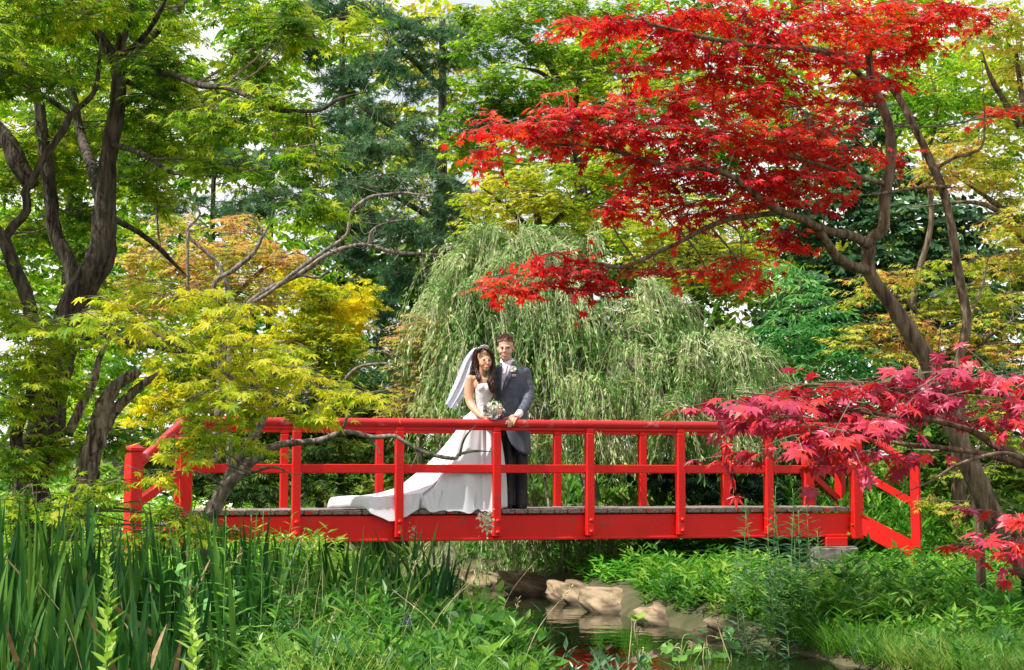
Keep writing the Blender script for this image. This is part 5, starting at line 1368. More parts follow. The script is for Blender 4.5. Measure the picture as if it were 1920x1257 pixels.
# hand closed round the bouquet handle
HB = -.29
ball(mb, b(909, 783.2, HB), (5.2 * s, .028, 4 * s), Ry(.35))
for i, (x0, y0, x1, y1, x2, y2) in enumerate(((911, 779.5, 917.5, 780.5, 920.5, 783.5), (910.5, 782, 917, 783, 920, 786), (910, 784.6, 916, 785.6, 918.5, 788), (908.8, 786.8, 913.6, 788, 916, 789.6))):
    chain(mb, [b(x0, y0, HB - .016, 1.7), b(x1, y1, HB - .042, 1.55), b(x2, y2, HB - .03, 1.2)], 4, 9)
chain(mb, [b(906, 780.5, HB - .01, 2), b(911, 777.5, HB - .02, 1.7), b(915.5, 777, HB - .026, 1.3)], 4, 9)
fuse(mb, 'body', SKIN_F, bride, .0062, 3)
for q in (907.8, 917.8):
    mb = MB(); ball(mb, b(q, 676.2, -.098), (1.7 * s, .005, .5 * s)); e = mb.build('eye', SHADED_EYE, bride, True)
    mb = MB(); ball(mb, b(q, 676.2, -.1025), (1.8 * s, .004, .85 * s)); mb.build('iris', DARKEYE, e, True)
    mb = MB(); chain(mb, [b(q - 2.4, 675.6, -.098, .35), b(q, 674.9, -.104, .45), b(q + 2.4, 675.6, -.098, .35)], 3, 6); mb.build('eyelash', DARKEYE, bride, True)
    mb = MB(); chain(mb, [b(q - 2.6, 674, -.097, .28), b(q, 673.1, -.103, .36), b(q + 2.6, 673.8, -.097, .28)], 3, 6); mb.build('eyebrow', HAIR_F, bride, True)
mb = MB(); chain(mb, [b(906.8, 686.3, -.09, .4), b(910, 688.6, -.104, .8), b(912, 689, -.107, .9), b(914.5, 688.4, -.106, .8), b(917.6, 685.8, -.09, .4)], 4, 8); mb.build('lower_lip', LIPS_F, bride, True)
mb = MB(); chain(mb, [b(906.6, 686, -.09, .35), b(910, 686, -.106, .55), b(912, 686.2, -.109, .6), b(914.5, 685.8, -.107, .55), b(917.8, 685.4, -.09, .35)], 4, 8); mb.build('upper_lip', LIPS_F, bride, True)
mb = MB(); chain(mb, [b(908, 686.8, -.094, .5), b(912, 687.6, -.107, .8), b(916.6, 686.5, -.094, .5)], 4, 8); mb.build('teeth', WHITE, bride, True)
# long wavy hair
mb = MB()
hc, hr = b(906.8, 665.5, .012), np.array([14.6 * s, .104, 18.2 * s])
hair_cap(mb, hc, hr, lambda v: (v[:, 2] > np.where(v[:, 1] < -.1, .34 - .4 * np.abs(v[:, 0] - .05), -.75)), 5, .004)
r = np.random.default_rng(12)
def lock(pts, rad, n, spread, wav=.006):
    pts = spline(np.array(pts), 7)
    for i in range(n):
        o_ = r.normal(size=3) * spread * [1, .8, .4]
        ph = r.uniform(0, 6); fr = r.uniform(.5, .8)
        k = np.arange(len(pts))
        ww = np.linspace(0.15, 1, len(pts))
        q = pts + o_ * np.linspace(.35, 1, len(pts))[:, None] + np.stack([np.sin(k * fr + ph), np.cos(k * fr + ph), 0 * k], 1) * (wav * ww)[:, None]
        tube(mb, q, rad * r.uniform(.6, 1.2) * np.concatenate([np.linspace(.7, 1, len(pts) - 6), np.linspace(1, .2, 6)]), 4, 0, False)
lock([b(903, 650, .0), b(893, 657, -.0), b(889.5, 672, .01), b(889, 688, .01), b(887, 702, .02), b(889, 716, .04)], .0062, 64, .014, .009)
lock([b(905, 649, -.02), b(894.5, 660, -.035), b(892.5, 676, -.015), b(892.5, 692, -.02), b(896, 706, -.06), b(898, 716, -.085)], .0056, 44, .011, .008)
lock([b(905, 649, -.04), b(915, 655, -.085), b(923, 667, -.06), b(924.5, 684, -.04), b(922, 700, -.05), b(919.5, 716, -.115), b(922, 735, -.12)], .006, 56, .012, .009)
lock([b(907, 650, .0), b(921, 661, -.02), b(925, 680, -.0), b(924, 700, -.02), b(923.5, 720, -.08), b(925, 738, -.1)], .006, 50, .013, .009)
lock([b(905, 650, .06), b(897, 668, .09), b(893, 690, .09), b(892, 712, .09), b(894, 728, .1)], .008, 40, .022, .009)
lock([b(905, 650, -.04), b(898.5, 655, -.088), b(896, 663, -.078)], .0055, 40, .009, .002)
lock([b(905.5, 650, -.05), b(913.5, 655.5, -.1), b(920, 663, -.085)], .0055, 44, .009, .002)
mb.build('hair', HAIR_F, bride, True)
mb = MB()
ta = spline(np.array([b(893.4, 661, -.07), b(898, 654.5, -.095), b(905, 651, -.104), b(912, 650.5, -.1), b(917.5, 653.5, -.09)]), 6)
tube(mb, ta, .003, 6)
for i in range(3, len(ta) - 2, 2):
    h = .012 + .014 * math.sin(math.pi * i / len(ta))
    tube(mb, np.stack([ta[i], ta[i] + [0, .004, h]]), [.004, .001], 5); ball(mb, ta[i] + [0, -.003, h * .6], .0045)
mb.build('tiara', SILVER, bride, True)
# bodice
mb = MB()
BR = np.array([(717, 908, 13.5, .07, .0), (722, 907.5, 16, .094, .0), (732, 908, 17.4, .108, -.005), (742, 907, 16.4, .1, .0), (752, 905.5, 15.2, .09, .005), (762, 905, 15, .09, .01), (772, 905.5, 17, .1, .015), (784, 906, 19.5, .116, .02)])
rows = []; n = 36; th = np.arange(n) / n * 2 * np.pi
for py in np.linspace(719, 784, 20):
    cx, rx, ry, dy = [np.interp(py, BR[:, 0], BR[:, i]) for i in range(1, 5)]
    rows.append([b(cx + rx * math.cos(a), py + (4.5 * max(0, math.sin(a)) - 1.5 * abs(math.sin(2 * a)) * (math.sin(a) < 0)) * (py < 735), dy + ry * math.sin(a)) for a in th])
rows = np.array(rows); a_ = len(rows)
i = np.arange(a_ - 1)[:, None] * n; j = np.arange(n)[None]; j2 = (j + 1) % n
mb.add_k(rows.reshape(-1, 3), np.stack([i + j, i + j2, i + n + j2, i + n + j], -1).reshape(-1, 4)); mb.add(rows[0], [list(range(n))[::-1]]); mb.add(rows[-1], [list(range(n))])
ball(mb, b(916, 729, -.062), (9.2 * s, .064, 9.5 * s)); ball(mb, b(903, 728, -.066), (8.6 * s, .06, 9.2 * s))
fuse(mb, 'bodice', RUCHE, bride, .0075, 4)
# skirt and train, laid out in the bridge's own directions
WC = b(905.5, 764, .012)                      # waist centre
U3 = np.array([UX, UY, 0]); V3 = np.array([-UY, UX, 0])
HZ = DECK + .012
hem = [  # angle, reach along the deck (u), across (v), extra drop
    (0, .24, .02), (25, .22, .12), (55, .14, .26), (90, -.05, .36), (120, -.35, .38), (145, -.72, .34), (160, -1.05, .24), (170, -1.38, .16), (178, -1.62, .08),
    (186, -1.63, -.08), (195, -1.42, -.2), (203, -1.22, -.345), (210, -1.02, -.40), (216, -.86, -.37), (224, -.76, -.27), (232, -.62, -.335), (243, -.46, -.33), (262, -.18, -.335), (290, .04, -.32), (320, .18, -.22), (345, .24, -.08), (360, .24, .02)]
hem = np.array(hem)
NA, NS = 220, 40
RIDGE = [(188, .02, 3.2), (196, .03, 3), (206, .03, 2.6), (219, .035, 3), (231, .034, 3.4), (243, .03, 2.8), (256, .036, 3.6), (270, .028, 3), (283, .036, 4), (299, .03, 3.4), (316, .03, 4), (335, .02, 4)]
rows = []
prof_s = np.array([0, .1, .22, .36, .5, .64, .8, 1.0])
prof_tr_s = np.array([0, .1, .2, .32, .42, .48, .6, .7, .8, .93, 1]); prof_tr_r = np.array([0, .05, .12, .22, .33, .4, .53, .67, .82, .985, 1]); prof_tr_z = np.array([0, .1, .22, .4, .57, .65, .8, .86, .89, .9, 1.0])
prof_r = np.array([0, .3, .46, .6, .72, .82, .92, 1.0]); prof_z = np.array([0, .1, .22, .36, .5, .64, .8, 1.0])
for a in np.linspace(0, 360, NA, endpoint=False):
    hu, hv = np.interp(a, hem[:, 0], hem[:, 1]), np.interp(a, hem[:, 0], hem[:, 2])
    ar = math.radians(a)
    w0 = np.array([math.cos(ar) * 15.2 * s, math.sin(ar) * .094])
    tw_ = np.clip((-hu - .35) / .7, 0, 1)
    col = []
    for q in np.linspace(0, 1, NS):
        r_ = np.interp(q, prof_s, prof_r) * (1 - tw_) + np.interp(q, prof_tr_s, prof_tr_r) * tw_
        z_ = np.interp(q, prof_s, prof_z) * (1 - tw_) + np.interp(q, prof_tr_s, prof_tr_z) * tw_
        u_ = w0[0] + (hu - w0[0]) * r_; v_ = w0[1] + (hv - w0[1]) * r_
        fold = (.02 * math.sin(ar * 11 + 1.6 * math.sin(ar * 3) + q * 2.2) + .007 * math.sin(ar * 19 + 3 * q)) * (q ** .9) * (1.15 - .75 * q ** 3)
        fold += sum(h_ * math.exp(-((a - a0 - 5 * math.sin(q * 2.5 + a0)) / w2_) ** 2) for a0, h_, w2_ in RIDGE) * min(1, q * 1.6) * (1 - .45 * q ** 4)
        nrm = math.hypot(u_, v_) + 1e-6
        u_ += fold * u_ / nrm; v_ += fold * v_ / nrm
        zz = WC[2] + (HZ - WC[2]) * z_ + ((.02 * abs(math.sin(u_ * 6))) * (u_ < -.7) * (1 - q) * 8 if q > .88 else 0)
        pt = WC + U3 * u_ + V3 * v_
        pt[2] = zz
        vb = (pt[:2] - BO) @ np.array([-UY, UX])
        if vb < .075 and zz < DECK + .2:                              # slips over the board edge between the posts
            pt[2] = min(zz, DECK + .015) - (.075 - vb) * 1.5
            pt += V3 * (.068 - vb) * .55
        col.append(pt)
    rows.append(col)
rows.append(rows[0])
mb = MB(); grid(mb, rows); thick(mb.build('skirt', SATIN, bride, True), .004)
# veil: two soft sheets of tulle
for lay in range(2):
    Lq = spline(np.array([b(892, 652, .05 + .03 * lay), b(882, 658, .1), b(869, 676, .14), b(855, 712, .17), b(842, 742, .18), b(834 + 3 * lay, 759, .18)]), 6)
    Rq = spline(np.array([b(899, 653, -.02 + .05 * lay), b(893, 668, .05), b(889, 690, .09), b(880, 720, .12), b(867, 745, .14), b(852 - 3 * lay, 768, .15)]), 6)
    rows = []
    for k, (l_, r_) in enumerate(zip(Lq, Rq)):
        f = k / len(Lq)
        row = []
        for u_ in np.linspace(0, 1, 22):
            q = l_ + (r_ - l_) * u_
            q = q + np.array([0, 1, 0]) * (.03 * math.sin(u_ * 13 + lay * 2 + f * 2) * f + .05 * math.sin(math.pi * u_) * (1 if lay else -.4)) + np.array([0, 0, .012 * math.sin(u_ * 9 + lay)]) * f
            row.append(q)
        rows.append(row)
    mb = MB(); grid(mb, rows); mb.build('veil', VEIL, bride, True)
mb = MB()
for i in range(14):
    a = i / 14 * 2 * math.pi
    ball(mb, b(903.2 + 1.8 * math.cos(a), 780.6 + 4.6 * math.sin(a) * .9, -.25 - .024 * math.cos(a)), .005)
mb.build('bracelet', SILVER, bride, True)

# ============ bouquet held above the rail
BY = YB - .30
bq, s = person_tools(BY)
bouquet = empty('bouquet', bq(917, 796), 'round bouquet of cream roses with grey ruffled collar in the bride\'s hand', 'bouquet')
mb = MB(); chain(mb, [bq(923, 776, .01, 3), bq(918, 786, .0, 2.3), bq(915.5, 797, -.02, 2.2)], 4, 10); mb.build('handle', WHITE, bouquet, True)
r = np.random.default_rng(6)
cen = bq(926, 769, .01)
gold = math.pi * (3 - 5 ** .5)
for i in range(30):
    zz = 1 - 1.35 * (i + .5) / 30
    rad = math.sqrt(max(0, 1 - zz * zz)); a = i * gold
    d = np.array([rad * math.cos(a), rad * math.sin(a), zz])
    d = Rx(.75) @ d
    o = mesh_obj('rose', MB_ROSE, bouquet)
    o.location = cen + d * np.array([15 * s, .075, 14 * s]) - parent_origin(bouquet)
    sc_ = 4.9 * s * r.uniform(.85, 1.15); o.scale = (sc_,) * 3
    o.rotation_euler = Vector(d).to_track_quat('Z', 'Y').to_euler()
MR2 = MB_ROSE.copy(); MR2.materials.clear(); MR2.materials.append(ROSE_P)
for x_, y_ in ((938, 773), (935, 777), (941, 768)):
    o = mesh_obj('blush_rose', MR2, bouquet); o.location = bq(x_, y_, -.085) - parent_origin(bouquet); o.scale = (3.6 * s,) * 3; o.rotation_euler = (1.3, 0, .3)
GREYR = mat_noise('grey_ruffle', (.16, .13, .13), (.4, .36, .36), 22, .6)
mb = MB()
for i in range(26):
    a = math.pi * (.75 + 1.3 * i / 26)
    d = np.array([math.cos(a), -.5 + .3 * r.normal(), math.sin(a) * .8])
    mb.inst(OVATE, orient(d[None], np.array([[.2, -1, .4]]) + r.normal(size=(1, 3)) * .4, [13 * s]), (cen + d * np.array([10 * s, .06, 9 * s]))[None])
mb.build('ruffle', GREYR, bouquet)
mb = MB()
for i in range(16):
    d = unit(r.normal(size=3) + [0, -.7, .3])
    mb.inst(OVATE, orient(d[None], r.normal(size=(1, 3)), [8 * s]), (cen + d * np.array([13 * s, .07, 13 * s]))[None])
mb.build('greenery', LEAFG, bouquet)
# ------------------------------------------------------------------ plants of the bank and the stream side
LM_IRIS = leaf_mat('iris_blade_green', [(.01, .06, .011), (.019, .092, .014), (.042, .145, .02), (.095, .215, .028)], 1.2, .34, .42, .25)
LM_WILLOW = leaf_mat('willowherb_leaf', [(.02, .1, .012), (.04, .16, .018), (.08, .24, .025), (.17, .34, .04)], 1.2, .42, .4, .45)
LM_BLUISH = leaf_mat('bluish_willowherb_leaf', [(.02, .085, .03), (.04, .13, .05), (.08, .2, .07), (.14, .27, .1)], 1.2, .35, .35, .5)
LM_PALE = leaf_mat('pale_leafy_stalk', [(.16, .3, .03), (.24, .42, .04), (.34, .5, .08), (.42, .56, .16)], 1.5, .45)
LM_HERB = leaf_mat('bank_herb_leaf', [(.018, .085, .01), (.038, .14, .014), (.08, .23, .02), (.19, .34, .04)], .8, .42)
LM_FRESH = leaf_mat('fresh_bank_leaf', [(.03, .13, .01), (.065, .22, .014), (.13, .33, .022), (.3, .43, .06)], .9, .45)
LM_GRASS = leaf_mat('grass_blade', [(.03, .12, .01), (.065, .2, .014), (.12, .28, .025), (.28, .36, .08)], .9, .42)
LM_MEADOW = leaf_mat('bright_meadow_leaf', [(.1, .28, .02), (.18, .42, .03), (.32, .55, .06), (.5, .62, .14)], .8, .45)  # brighter, yellower green than the other bank leaves
STEM_G = mat_noise('green_stem', (.08, .2, .03), (.18, .3, .06), 12, .6)
STEM_R = mat_noise('straw_stem', (.3, .24, .12), (.5, .42, .24), 12, .7)

def rel(o, root, loc, M3):
    m4 = np.eye(4); m4[:3, :3] = M3; m4[:3, 3] = np.asarray(loc) - parent_origin(root)
    o.matrix_basis = Matrix(m4.tolist())

# ---- irises: clumps of sword leaves
def blade_mesh(seed):
    r = np.random.default_rng(seed)
    n = 8
    t_ = np.linspace(0, 1, n)
    bend = r.uniform(.01, .26); w_ = .0155 * np.array([.8, 1, 1, .98, .92, .78, .5, .04])
    L_, R_, Mi = [], [], []
    for k in range(n):
        y = bend * t_[k] ** 2.3
        z = t_[k] * (1 - .12 * bend * t_[k])
        tw = .5 * math.sin(seed + t_[k] * 1.2)
        d = np.array([math.cos(tw), math.sin(tw), 0])
        c = np.array([0, y, z])
        L_.append(c - d * w_[k]); R_.append(c + d * w_[k]); Mi.append(c + np.array([-d[1], d[0], 0]) * .006 * (1 - t_[k]))
    mb = MB(); grid(mb, np.stack([L_, Mi, R_], 1))
    return mb.mesh('leaf', LM_IRIS)
BLADES = [blade_mesh(i) for i in range(7)]
DRY = mat_noise('dry_blade', (.2, .13, .05), (.36, .25, .11), 12, .7)
bm_ = blade_mesh(9); bm_.materials.clear(); bm_.materials.append(DRY)
r = np.random.default_rng(21)
spots = []
for px in range(-15, 470, 44): spots.append((px + r.uniform(-12, 12), r.uniform(9.0, 9.9), r.uniform(.82, 1.02), -.02))
for px in range(10, 440, 62): spots.append((px + r.uniform(-12, 12), r.uniform(8.0, 8.7), r.uniform(.5, .72), .0))
for px in range(-10, 430, 58): spots.append((px + r.uniform(-12, 12), r.uniform(7.1, 7.6), r.uniform(.3, .46), .0))
for px in range(40, 470, 70): spots.append((px + r.uniform(-12, 12), r.uniform(10.1, 10.8), r.uniform(.8, .95), .0))
for px in range(440, 880, 44): spots.append((px + r.uniform(-12, 12), r.uniform(11.4, 12.6), r.uniform(.6, .76), .16))
for px in range(500, 860, 72): spots.append((px + r.uniform(-12, 12), r.uniform(10.3, 11.2), r.uniform(.5, .64), .2))
ORD = ['', 'first', 'second', 'third', 'fourth', 'fifth', 'sixth', 'seventh', 'eighth', 'ninth', 'tenth', 'eleventh', 'twelfth', 'thirteenth', 'fourteenth', 'fifteenth', 'sixteenth', 'seventeenth', 'eighteenth']
cnt = {}
where_ = ['at the lower left corner', 'in front of the shaded trunk', 'below the split dead trunk', 'under the left outer post', 'below the left end post', 'under the golden maple stem', 'below the left red beam', 'under the white train', 'below the bolted post by the train', 'beside the dark water']
for i, (px, Y, h, lean) in enumerate(spots):
    b0 = gbase(px, Y)
    rw = 'lowest' if Y < 7.8 else 'nearest' if Y < 8.8 else 'second' if Y < 9.95 else 'third' if i < 99 and px < 480 and Y < 10.9 else 'farther' if Y > 11.3 else 'shorter'
    cnt[rw] = cnt.get(rw, 0) + 1
    root = empty('iris_clump', b0, f'clump of dark green iris blades, {ORD[cnt[rw]]} from the left in the {rw} iris row', 'iris plant', 'iris clumps on the near bank')
    for k in range(18):
        dry = r.random() < .04
        o = mesh_obj('dry_leaf' if dry else 'leaf', bm_ if dry else BLADES[r.integers(7)], root)
        o.location = (r.normal() * .09, r.normal() * .06, -.03)
        hh = h * r.uniform(.55, 1.1)
        o.scale = (r.uniform(.8, 1.15), hh, hh)
        o.rotation_euler = (r.normal() * .07, lean + r.normal() * (.5 if dry else .13), r.uniform(-1, 1) * .8 + (math.pi if r.random() < .5 else 0))

# ---- tall leafy stems
def leaf_mesh(tpl, mat, name='leaf'):
    mb = MB(); mb.inst(tpl, np.eye(3)[None], np.zeros((1, 3))); return mb.mesh(name, mat)
def stem_plant(name, label, cat, px, Y, h, mat, ll, n, me, group, lean=0.0, stem_mat=STEM_G, up=.35, wid=1.0, top_only=.12, base=None):
    b0 = gbase(px, Y) if base is None else base
    root = empty(name, b0, label, cat, group)
    tip = b0 + np.array([lean * h, r.normal() * .05, h])
    mid = (b0 + tip) / 2 + np.array([-lean * h * .2 + r.normal() * .02, r.normal() * .02, 0])
    sp = spline(np.array([b0 - [0, 0, .05], mid, tip]), 8)
    q = MB(); tube(q, sp, np.linspace(.005, .002, len(sp)), 5); q.build('stem', stem_mat, root, True)
    a = r.uniform(0, 6)
    for k in range(n):
        f = top_only + (1 - top_only) * k / (n - 1)
        pt = sp[min(len(sp) - 1, int(f * (len(sp) - 1)))] + (sp[-1] - sp[0]) / len(sp) * ((f * (len(sp) - 1)) % 1)
        a += 2.4 + r.normal() * .25
        s = ll * (1.1 - .75 * max(0, f - .55) / .45) * r.uniform(.8, 1.15)
        d = np.array([math.cos(a), math.sin(a), up + .9 * max(0, f - .7) + r.normal() * .15])
        M = orient(d[None], np.array([[-d[0] * .3, -d[1] * .3, 1.]]), [s])[0]
        M[:, 0] *= wid
        rel(mesh_obj('leaf', me, root), root, pt, M)
    return root
LW = leaf_mesh(LANCE, LM_WILLOW); LB = leaf_mesh(LANCE, LM_BLUISH); LP = leaf_mesh(OVATE, LM_PALE); LF = leaf_mesh(LANCE, LM_FRESH)
near_ = [(298, 9.2, .78), (352, 9.0, .86), (398, 9.4, .8), (428, 8.8, .92), (462, 9.3, .86), (494, 9.0, .95), (528, 9.5, .86), (556, 9.0, .76), (588, 9.6, .66), (446, 8.4, .6), (520, 8.3, .56), (380, 8.2, .6), (610, 8.7, .5), (650, 9.2, .5), (690, 9.0, .52), (724, 9.4, .46), (662, 8.3, .4), (740, 8.6, .4)]
for i, (px, Y, h) in enumerate(near_):
    yel = 600 < px
    stem_plant('willowherb', (f'yellow green narrow leaved stem among low bank herbs, {ORD[1 + sorted(q_[0] for q_ in near_ if q_[0] > 600).index(px)]} from left' if yel else f'slim stem with narrow drooping green leaves before the irises, {ORD[1 + sorted(q_[0] for q_ in near_ if q_[0] < 600).index(px)]} from left') , 'wild plant', px, Y, h, None, .15 if not yel else .16, 26, LF if yel else LW, 'yellow green stems in the bank herbs' if yel else 'narrow leaved stems before the irises', r.normal() * .05, wid=1.0)
blu = [(1385, 11.9, .72), (1412, 12.3, .86), (1436, 11.8, .74), (1462, 12.2, .8), (1486, 12.4, .9), (1508, 12.0, .74), (1398, 11.2, .6), (1450, 11.3, .62), (1496, 11.4, .62), (1530, 11.7, .6), (1420, 10.8, .5), (1474, 10.9, .52), (1442, 12.6, .92), (1390, 12.6, .8), (1428, 11.5, .7), (1518, 12.4, .84), (1478, 11.7, .74)]
for i, (px, Y, h) in enumerate(blu):
    stem_plant('willowherb', f'dark bluish green leafy stem before the concrete pier, {ORD[1 + sorted(q_[0] for q_ in blu).index(px)]} from left', 'wild plant', px, Y, h + .08, None, .14, 44, LB, 'bluish leafy stems before the pier', r.normal() * .05)
for px, Y, h, lb in ((205, 7.0, .78, 'pale green fleshy leaved stalk rising before the irises at far lower left'), (356, 6.8, .56, 'pale whitish green leafy stalk at the bottom edge below the heart leaves')):
    stem_plant('leafy_stalk', lb, 'wild plant', px, Y, h, None, .085, 38, LP, None, .0, up=.9, wid=.75, top_only=.25, base=np.array([(px - 960) / F * Y, Y, .16]))
# bindweed with heart leaves
HEART = (np.array([(0,.12,0),(.2,0,.02),(.42,.08,.03),(.46,.34,.03),(.26,.7,-.02),(0,1.05,-.1),(-.26,.7,-.02),(-.46,.34,.03),(-.42,.08,.03),(-.2,0,.02),(0,.45,-.05)]), [[0,1,10],[1,2,10],[2,3,10],[3,4,10],[4,5,10],[5,6,10],[6,7,10],[7,8,10],[8,9,10],[9,0,10]])
LH = leaf_mesh(HEART, leaf_mat('heart_leaf_green', [(.08, .26, .05), (.14, .36, .08), (.24, .46, .14)], 2, .4, .5, .2))
root = empty('bindweed', gbase(372, 8.6), 'climbing bindweed with glossy heart shaped leaves among the irises', 'wild plant')
vine = spline(np.array([P(372, 1250, 8.6), P(380, 1200, 8.6), P(366, 1150, 8.55), P(350, 1120, 8.6), P(338, 1075, 8.6), P(346, 1060, 8.6)]), 8)
q = MB(); tube(q, vine, .003, 5); q.build('stem', STEM_G, root, True)
for px, py, sz in ((347, 1095, .075), (345, 1070, .06), (336, 1080, .05), (378, 1140, .085), (385, 1160, .07), (410, 1205, .06), (392, 1200, .065), (412, 1245, .06), (302, 1190, .05), (445, 1120, .05)):
    d = np.array([r.normal() * .5, -.6, -.5]); rel(mesh_obj('leaf', LH, root), root, P(px, py - 12, 8.5), orient(d[None], np.array([[.2 * r.normal(), -.7, .8]]), [sz])[0])

# ---- ground cover nobody could count
def cover(name, label, cat, n, xs, ys, cond, hgt, ll, per, tpl, mat, up=.5, droop=.2, edge=None):
    x = r.uniform(*xs, n * 3); y = r.uniform(*ys, n * 3)
    k = cond(x, y); x, y = x[k][:n], y[k][:n]
    z = ground_z(x, y)
    n_ = len(x)
    h = r.uniform(*hgt, n_) * (1 + .45 * np.sin(x * 3.1 + 1) * np.sin(y * 2.3))
    f = r.uniform(.05, 1, (n_, per)); a = r.uniform(0, 2 * np.pi, (n_, per))
    lean = r.normal(size=(n_, 2)) * .22
    T = np.stack([x[:, None] + lean[:, :1] * f * h[:, None], y[:, None] + lean[:, 1:] * f * h[:, None], z[:, None] + f * h[:, None]], -1).reshape(-1, 3)
    d = np.stack([np.cos(a), np.sin(a), up + r.normal(size=(n_, per)) * .35], -1).reshape(-1, 3)
    nn = np.stack([-np.cos(a) * .3, -np.sin(a) * .3, np.ones_like(a)], -1).reshape(-1, 3) + r.normal(size=(n_ * per, 3)) * .35
    M = orient(d, nn, ll * r.uniform(.5, 1.25, n_ * per))
    q = MB(); q.inst(tpl, M, T)
    o = q.build(name, mat, None, kind='stuff')
    return tag(o, label, cat)
GB = (np.array([(-.012,0,0),(.012,0,0),(.011,.4,.05),(-.011,.4,.05),(.006,.75,.02),(-.006,.75,.02),(0,1,-.06)]), [[0,1,2,3],[3,2,6]])
def right_bank(x, y): return x > xr(y) + .12
def left_bank(x, y): return x < xl(y) - .02
cover('undergrowth', 'mixed leafy herbs covering the near left bank below the irises', 'undergrowth', 900, (-1.7, .3), (7, 10.4), lambda x, y: left_bank(x, y) & (x > -.15 * y), (.08, .26), .09, 12, OVATE_LITE, LM_HERB)
cover('undergrowth', 'narrow leaved weeds thick along the lower left edge of the stream', 'undergrowth', 1000, (-1.8, .3), (7.2, 11.2), lambda x, y: left_bank(x, y) & (x > -.17 * y), (.1, .3), .12, 12, LANCE_LITE, LM_WILLOW, up=.8)
cover('undergrowth', 'broad leafed brambly herbs overhanging the dark water on its left side', 'undergrowth', 240, (-1.2, .45), (8, 13), lambda x, y: (x < xl(y) + .1) & (x > xl(y) - .5), (.1, .34), .11, 12, OVATE, LM_HERB)
cover('undergrowth', 'lush fresh green herbs covering the right bank below the bridge end', 'undergrowth', 2500, (1.2, 7), (10.6, 15.8), lambda x, y: right_bank(x, y) & (x < 3.2 + (y - 9) * .5) & ~((x > 2.55) & (x < 3.6) & (y > 13.6)), (.1, .27), .12, 13, LANCE_LITE, LM_FRESH, up=.5)
cover('undergrowth', 'ragged weeds fringing the right edge of the dark water', 'undergrowth', 500, (.2, 3.2), (8.5, 14), lambda x, y: (x > xr(y) + .1 * (y > 12)) & (x < xr(y) + .75), (.08, .26), .11, 12, LANCE_LITE, LM_WILLOW, up=.6)
cover('undergrowth', 'taller bushy weeds crowding the right bank before the scarlet trunk', 'undergrowth', 800, (1.9, 5.5), (10.8, 13.4), lambda x, y: right_bank(x, y) & (x > xr(y) + .5), (.2, .46), .12, 14, LANCE_LITE, LM_HERB, up=.6)
cover('undergrowth', 'darker broad leaves mixed into the herbs of the right bank', 'undergrowth', 900, (1.6, 7), (10.2, 15), right_bank, (.12, .3), .09, 11, OVATE_LITE, LM_HERB, up=.4)
cover('undergrowth', 'low bamboo like leaves carpeting the far bank under the bridge', 'undergrowth', 2000, (-.6, 6), (13.6, 20), lambda x, y: right_bank(x, y) & (x > xr(y) + .3) & ~((x > 2.55) & (x < 3.6) & (y > 13.2) & (y < 16.8)), (.08, .2), .14, 13, LANCE_LITE, leaf_mat('bamboo_like_leaf', [(.03, .17, .012), (.06, .28, .02), (.12, .4, .03), (.22, .46, .05)], 1, .4), up=.15)
cover('undergrowth', 'bright green leafy ground cover beneath and behind the left half of the bridge', 'undergrowth', 3200, (-6.5, -.4), (13.2, 24), lambda x, y: left_bank(x, y), (.12, .32), .13, 12, LANCE_LITE, LM_MEADOW, up=.5)
cover('undergrowth', 'sunlit grassy leaves on the slope behind the right stair rail', 'undergrowth', 1500, (3.4, 9), (16.8, 24), right_bank, (.2, .5), .2, 11, LANCE_LITE, LM_FRESH, up=1.0)
cover('grass', 'shady grass stretching back under the trees', 'grass', 5000, (-16, 16), (20, 44), lambda x, y: (x < xl(y)) | (x > xr(y)), (.1, .3), .34, 9, LANCE_LITE, LM_GRASS, up=1.0)
cover('grass', 'soft unmown grass along the lower right corner', 'grass', 6800, (.9, 4.8), (7.6, 12), lambda x, y: (x > xr(y) - .04) & (y < 11.8), (.02, .06), .24, 7, GB, LM_GRASS, up=1.1)
cover('grass', 'long grass among the herbs on the near left bank', 'grass', 900, (-1.6, .3), (6.8, 10), lambda x, y: left_bank(x, y) & (x > -.15 * y), (.02, .08), .34, 6, GB, LM_GRASS, up=1.3)

cover('undergrowth', 'sparse weeds standing in the dark water at the bottom edge', 'undergrowth', 60, (.2, 1.0), (9.4, 10.6), lambda x, y: (x > xl(y)) & (x < xl(y) + .75), (.5, .62), .11, 14, LANCE_LITE, LM_BLUISH, up=.9)
# white flowers in the bright cover behind the left rail
DISC = (np.array([(math.cos(a) * (.5 if i % 2 else .28), math.sin(a) * (.5 if i % 2 else .28), .06 if i % 2 else 0) for i, a in enumerate(np.linspace(0, 2 * np.pi, 10, endpoint=False))] + [(0, 0, -.05)]), [[i, (i + 1) % 10, 10] for i in range(10)])
WHITE_P = mat_noise('white_petal', (.7, .7, .66), (.85, .84, .8), 20, .7)
x = r.uniform(-5, -1.2, 320); y = r.uniform(17, 23, 320); z = ground_z(x, y) + r.uniform(.24, .42, 320)
q = MB(); q.inst(DISC, orient(np.stack([r.normal(size=320), r.normal(size=320), 0 * x], 1), np.array([0, -.7, 1.]) + r.normal(size=(320, 3)) * .3, .07 * r.uniform(.5, 1.2, 320)), np.stack([x, y, z], 1))
tag(q.build('white_flowers', WHITE_P, None, kind='stuff'), 'tiny white flowers dotting the bright ground cover behind the left rail', 'flowers')

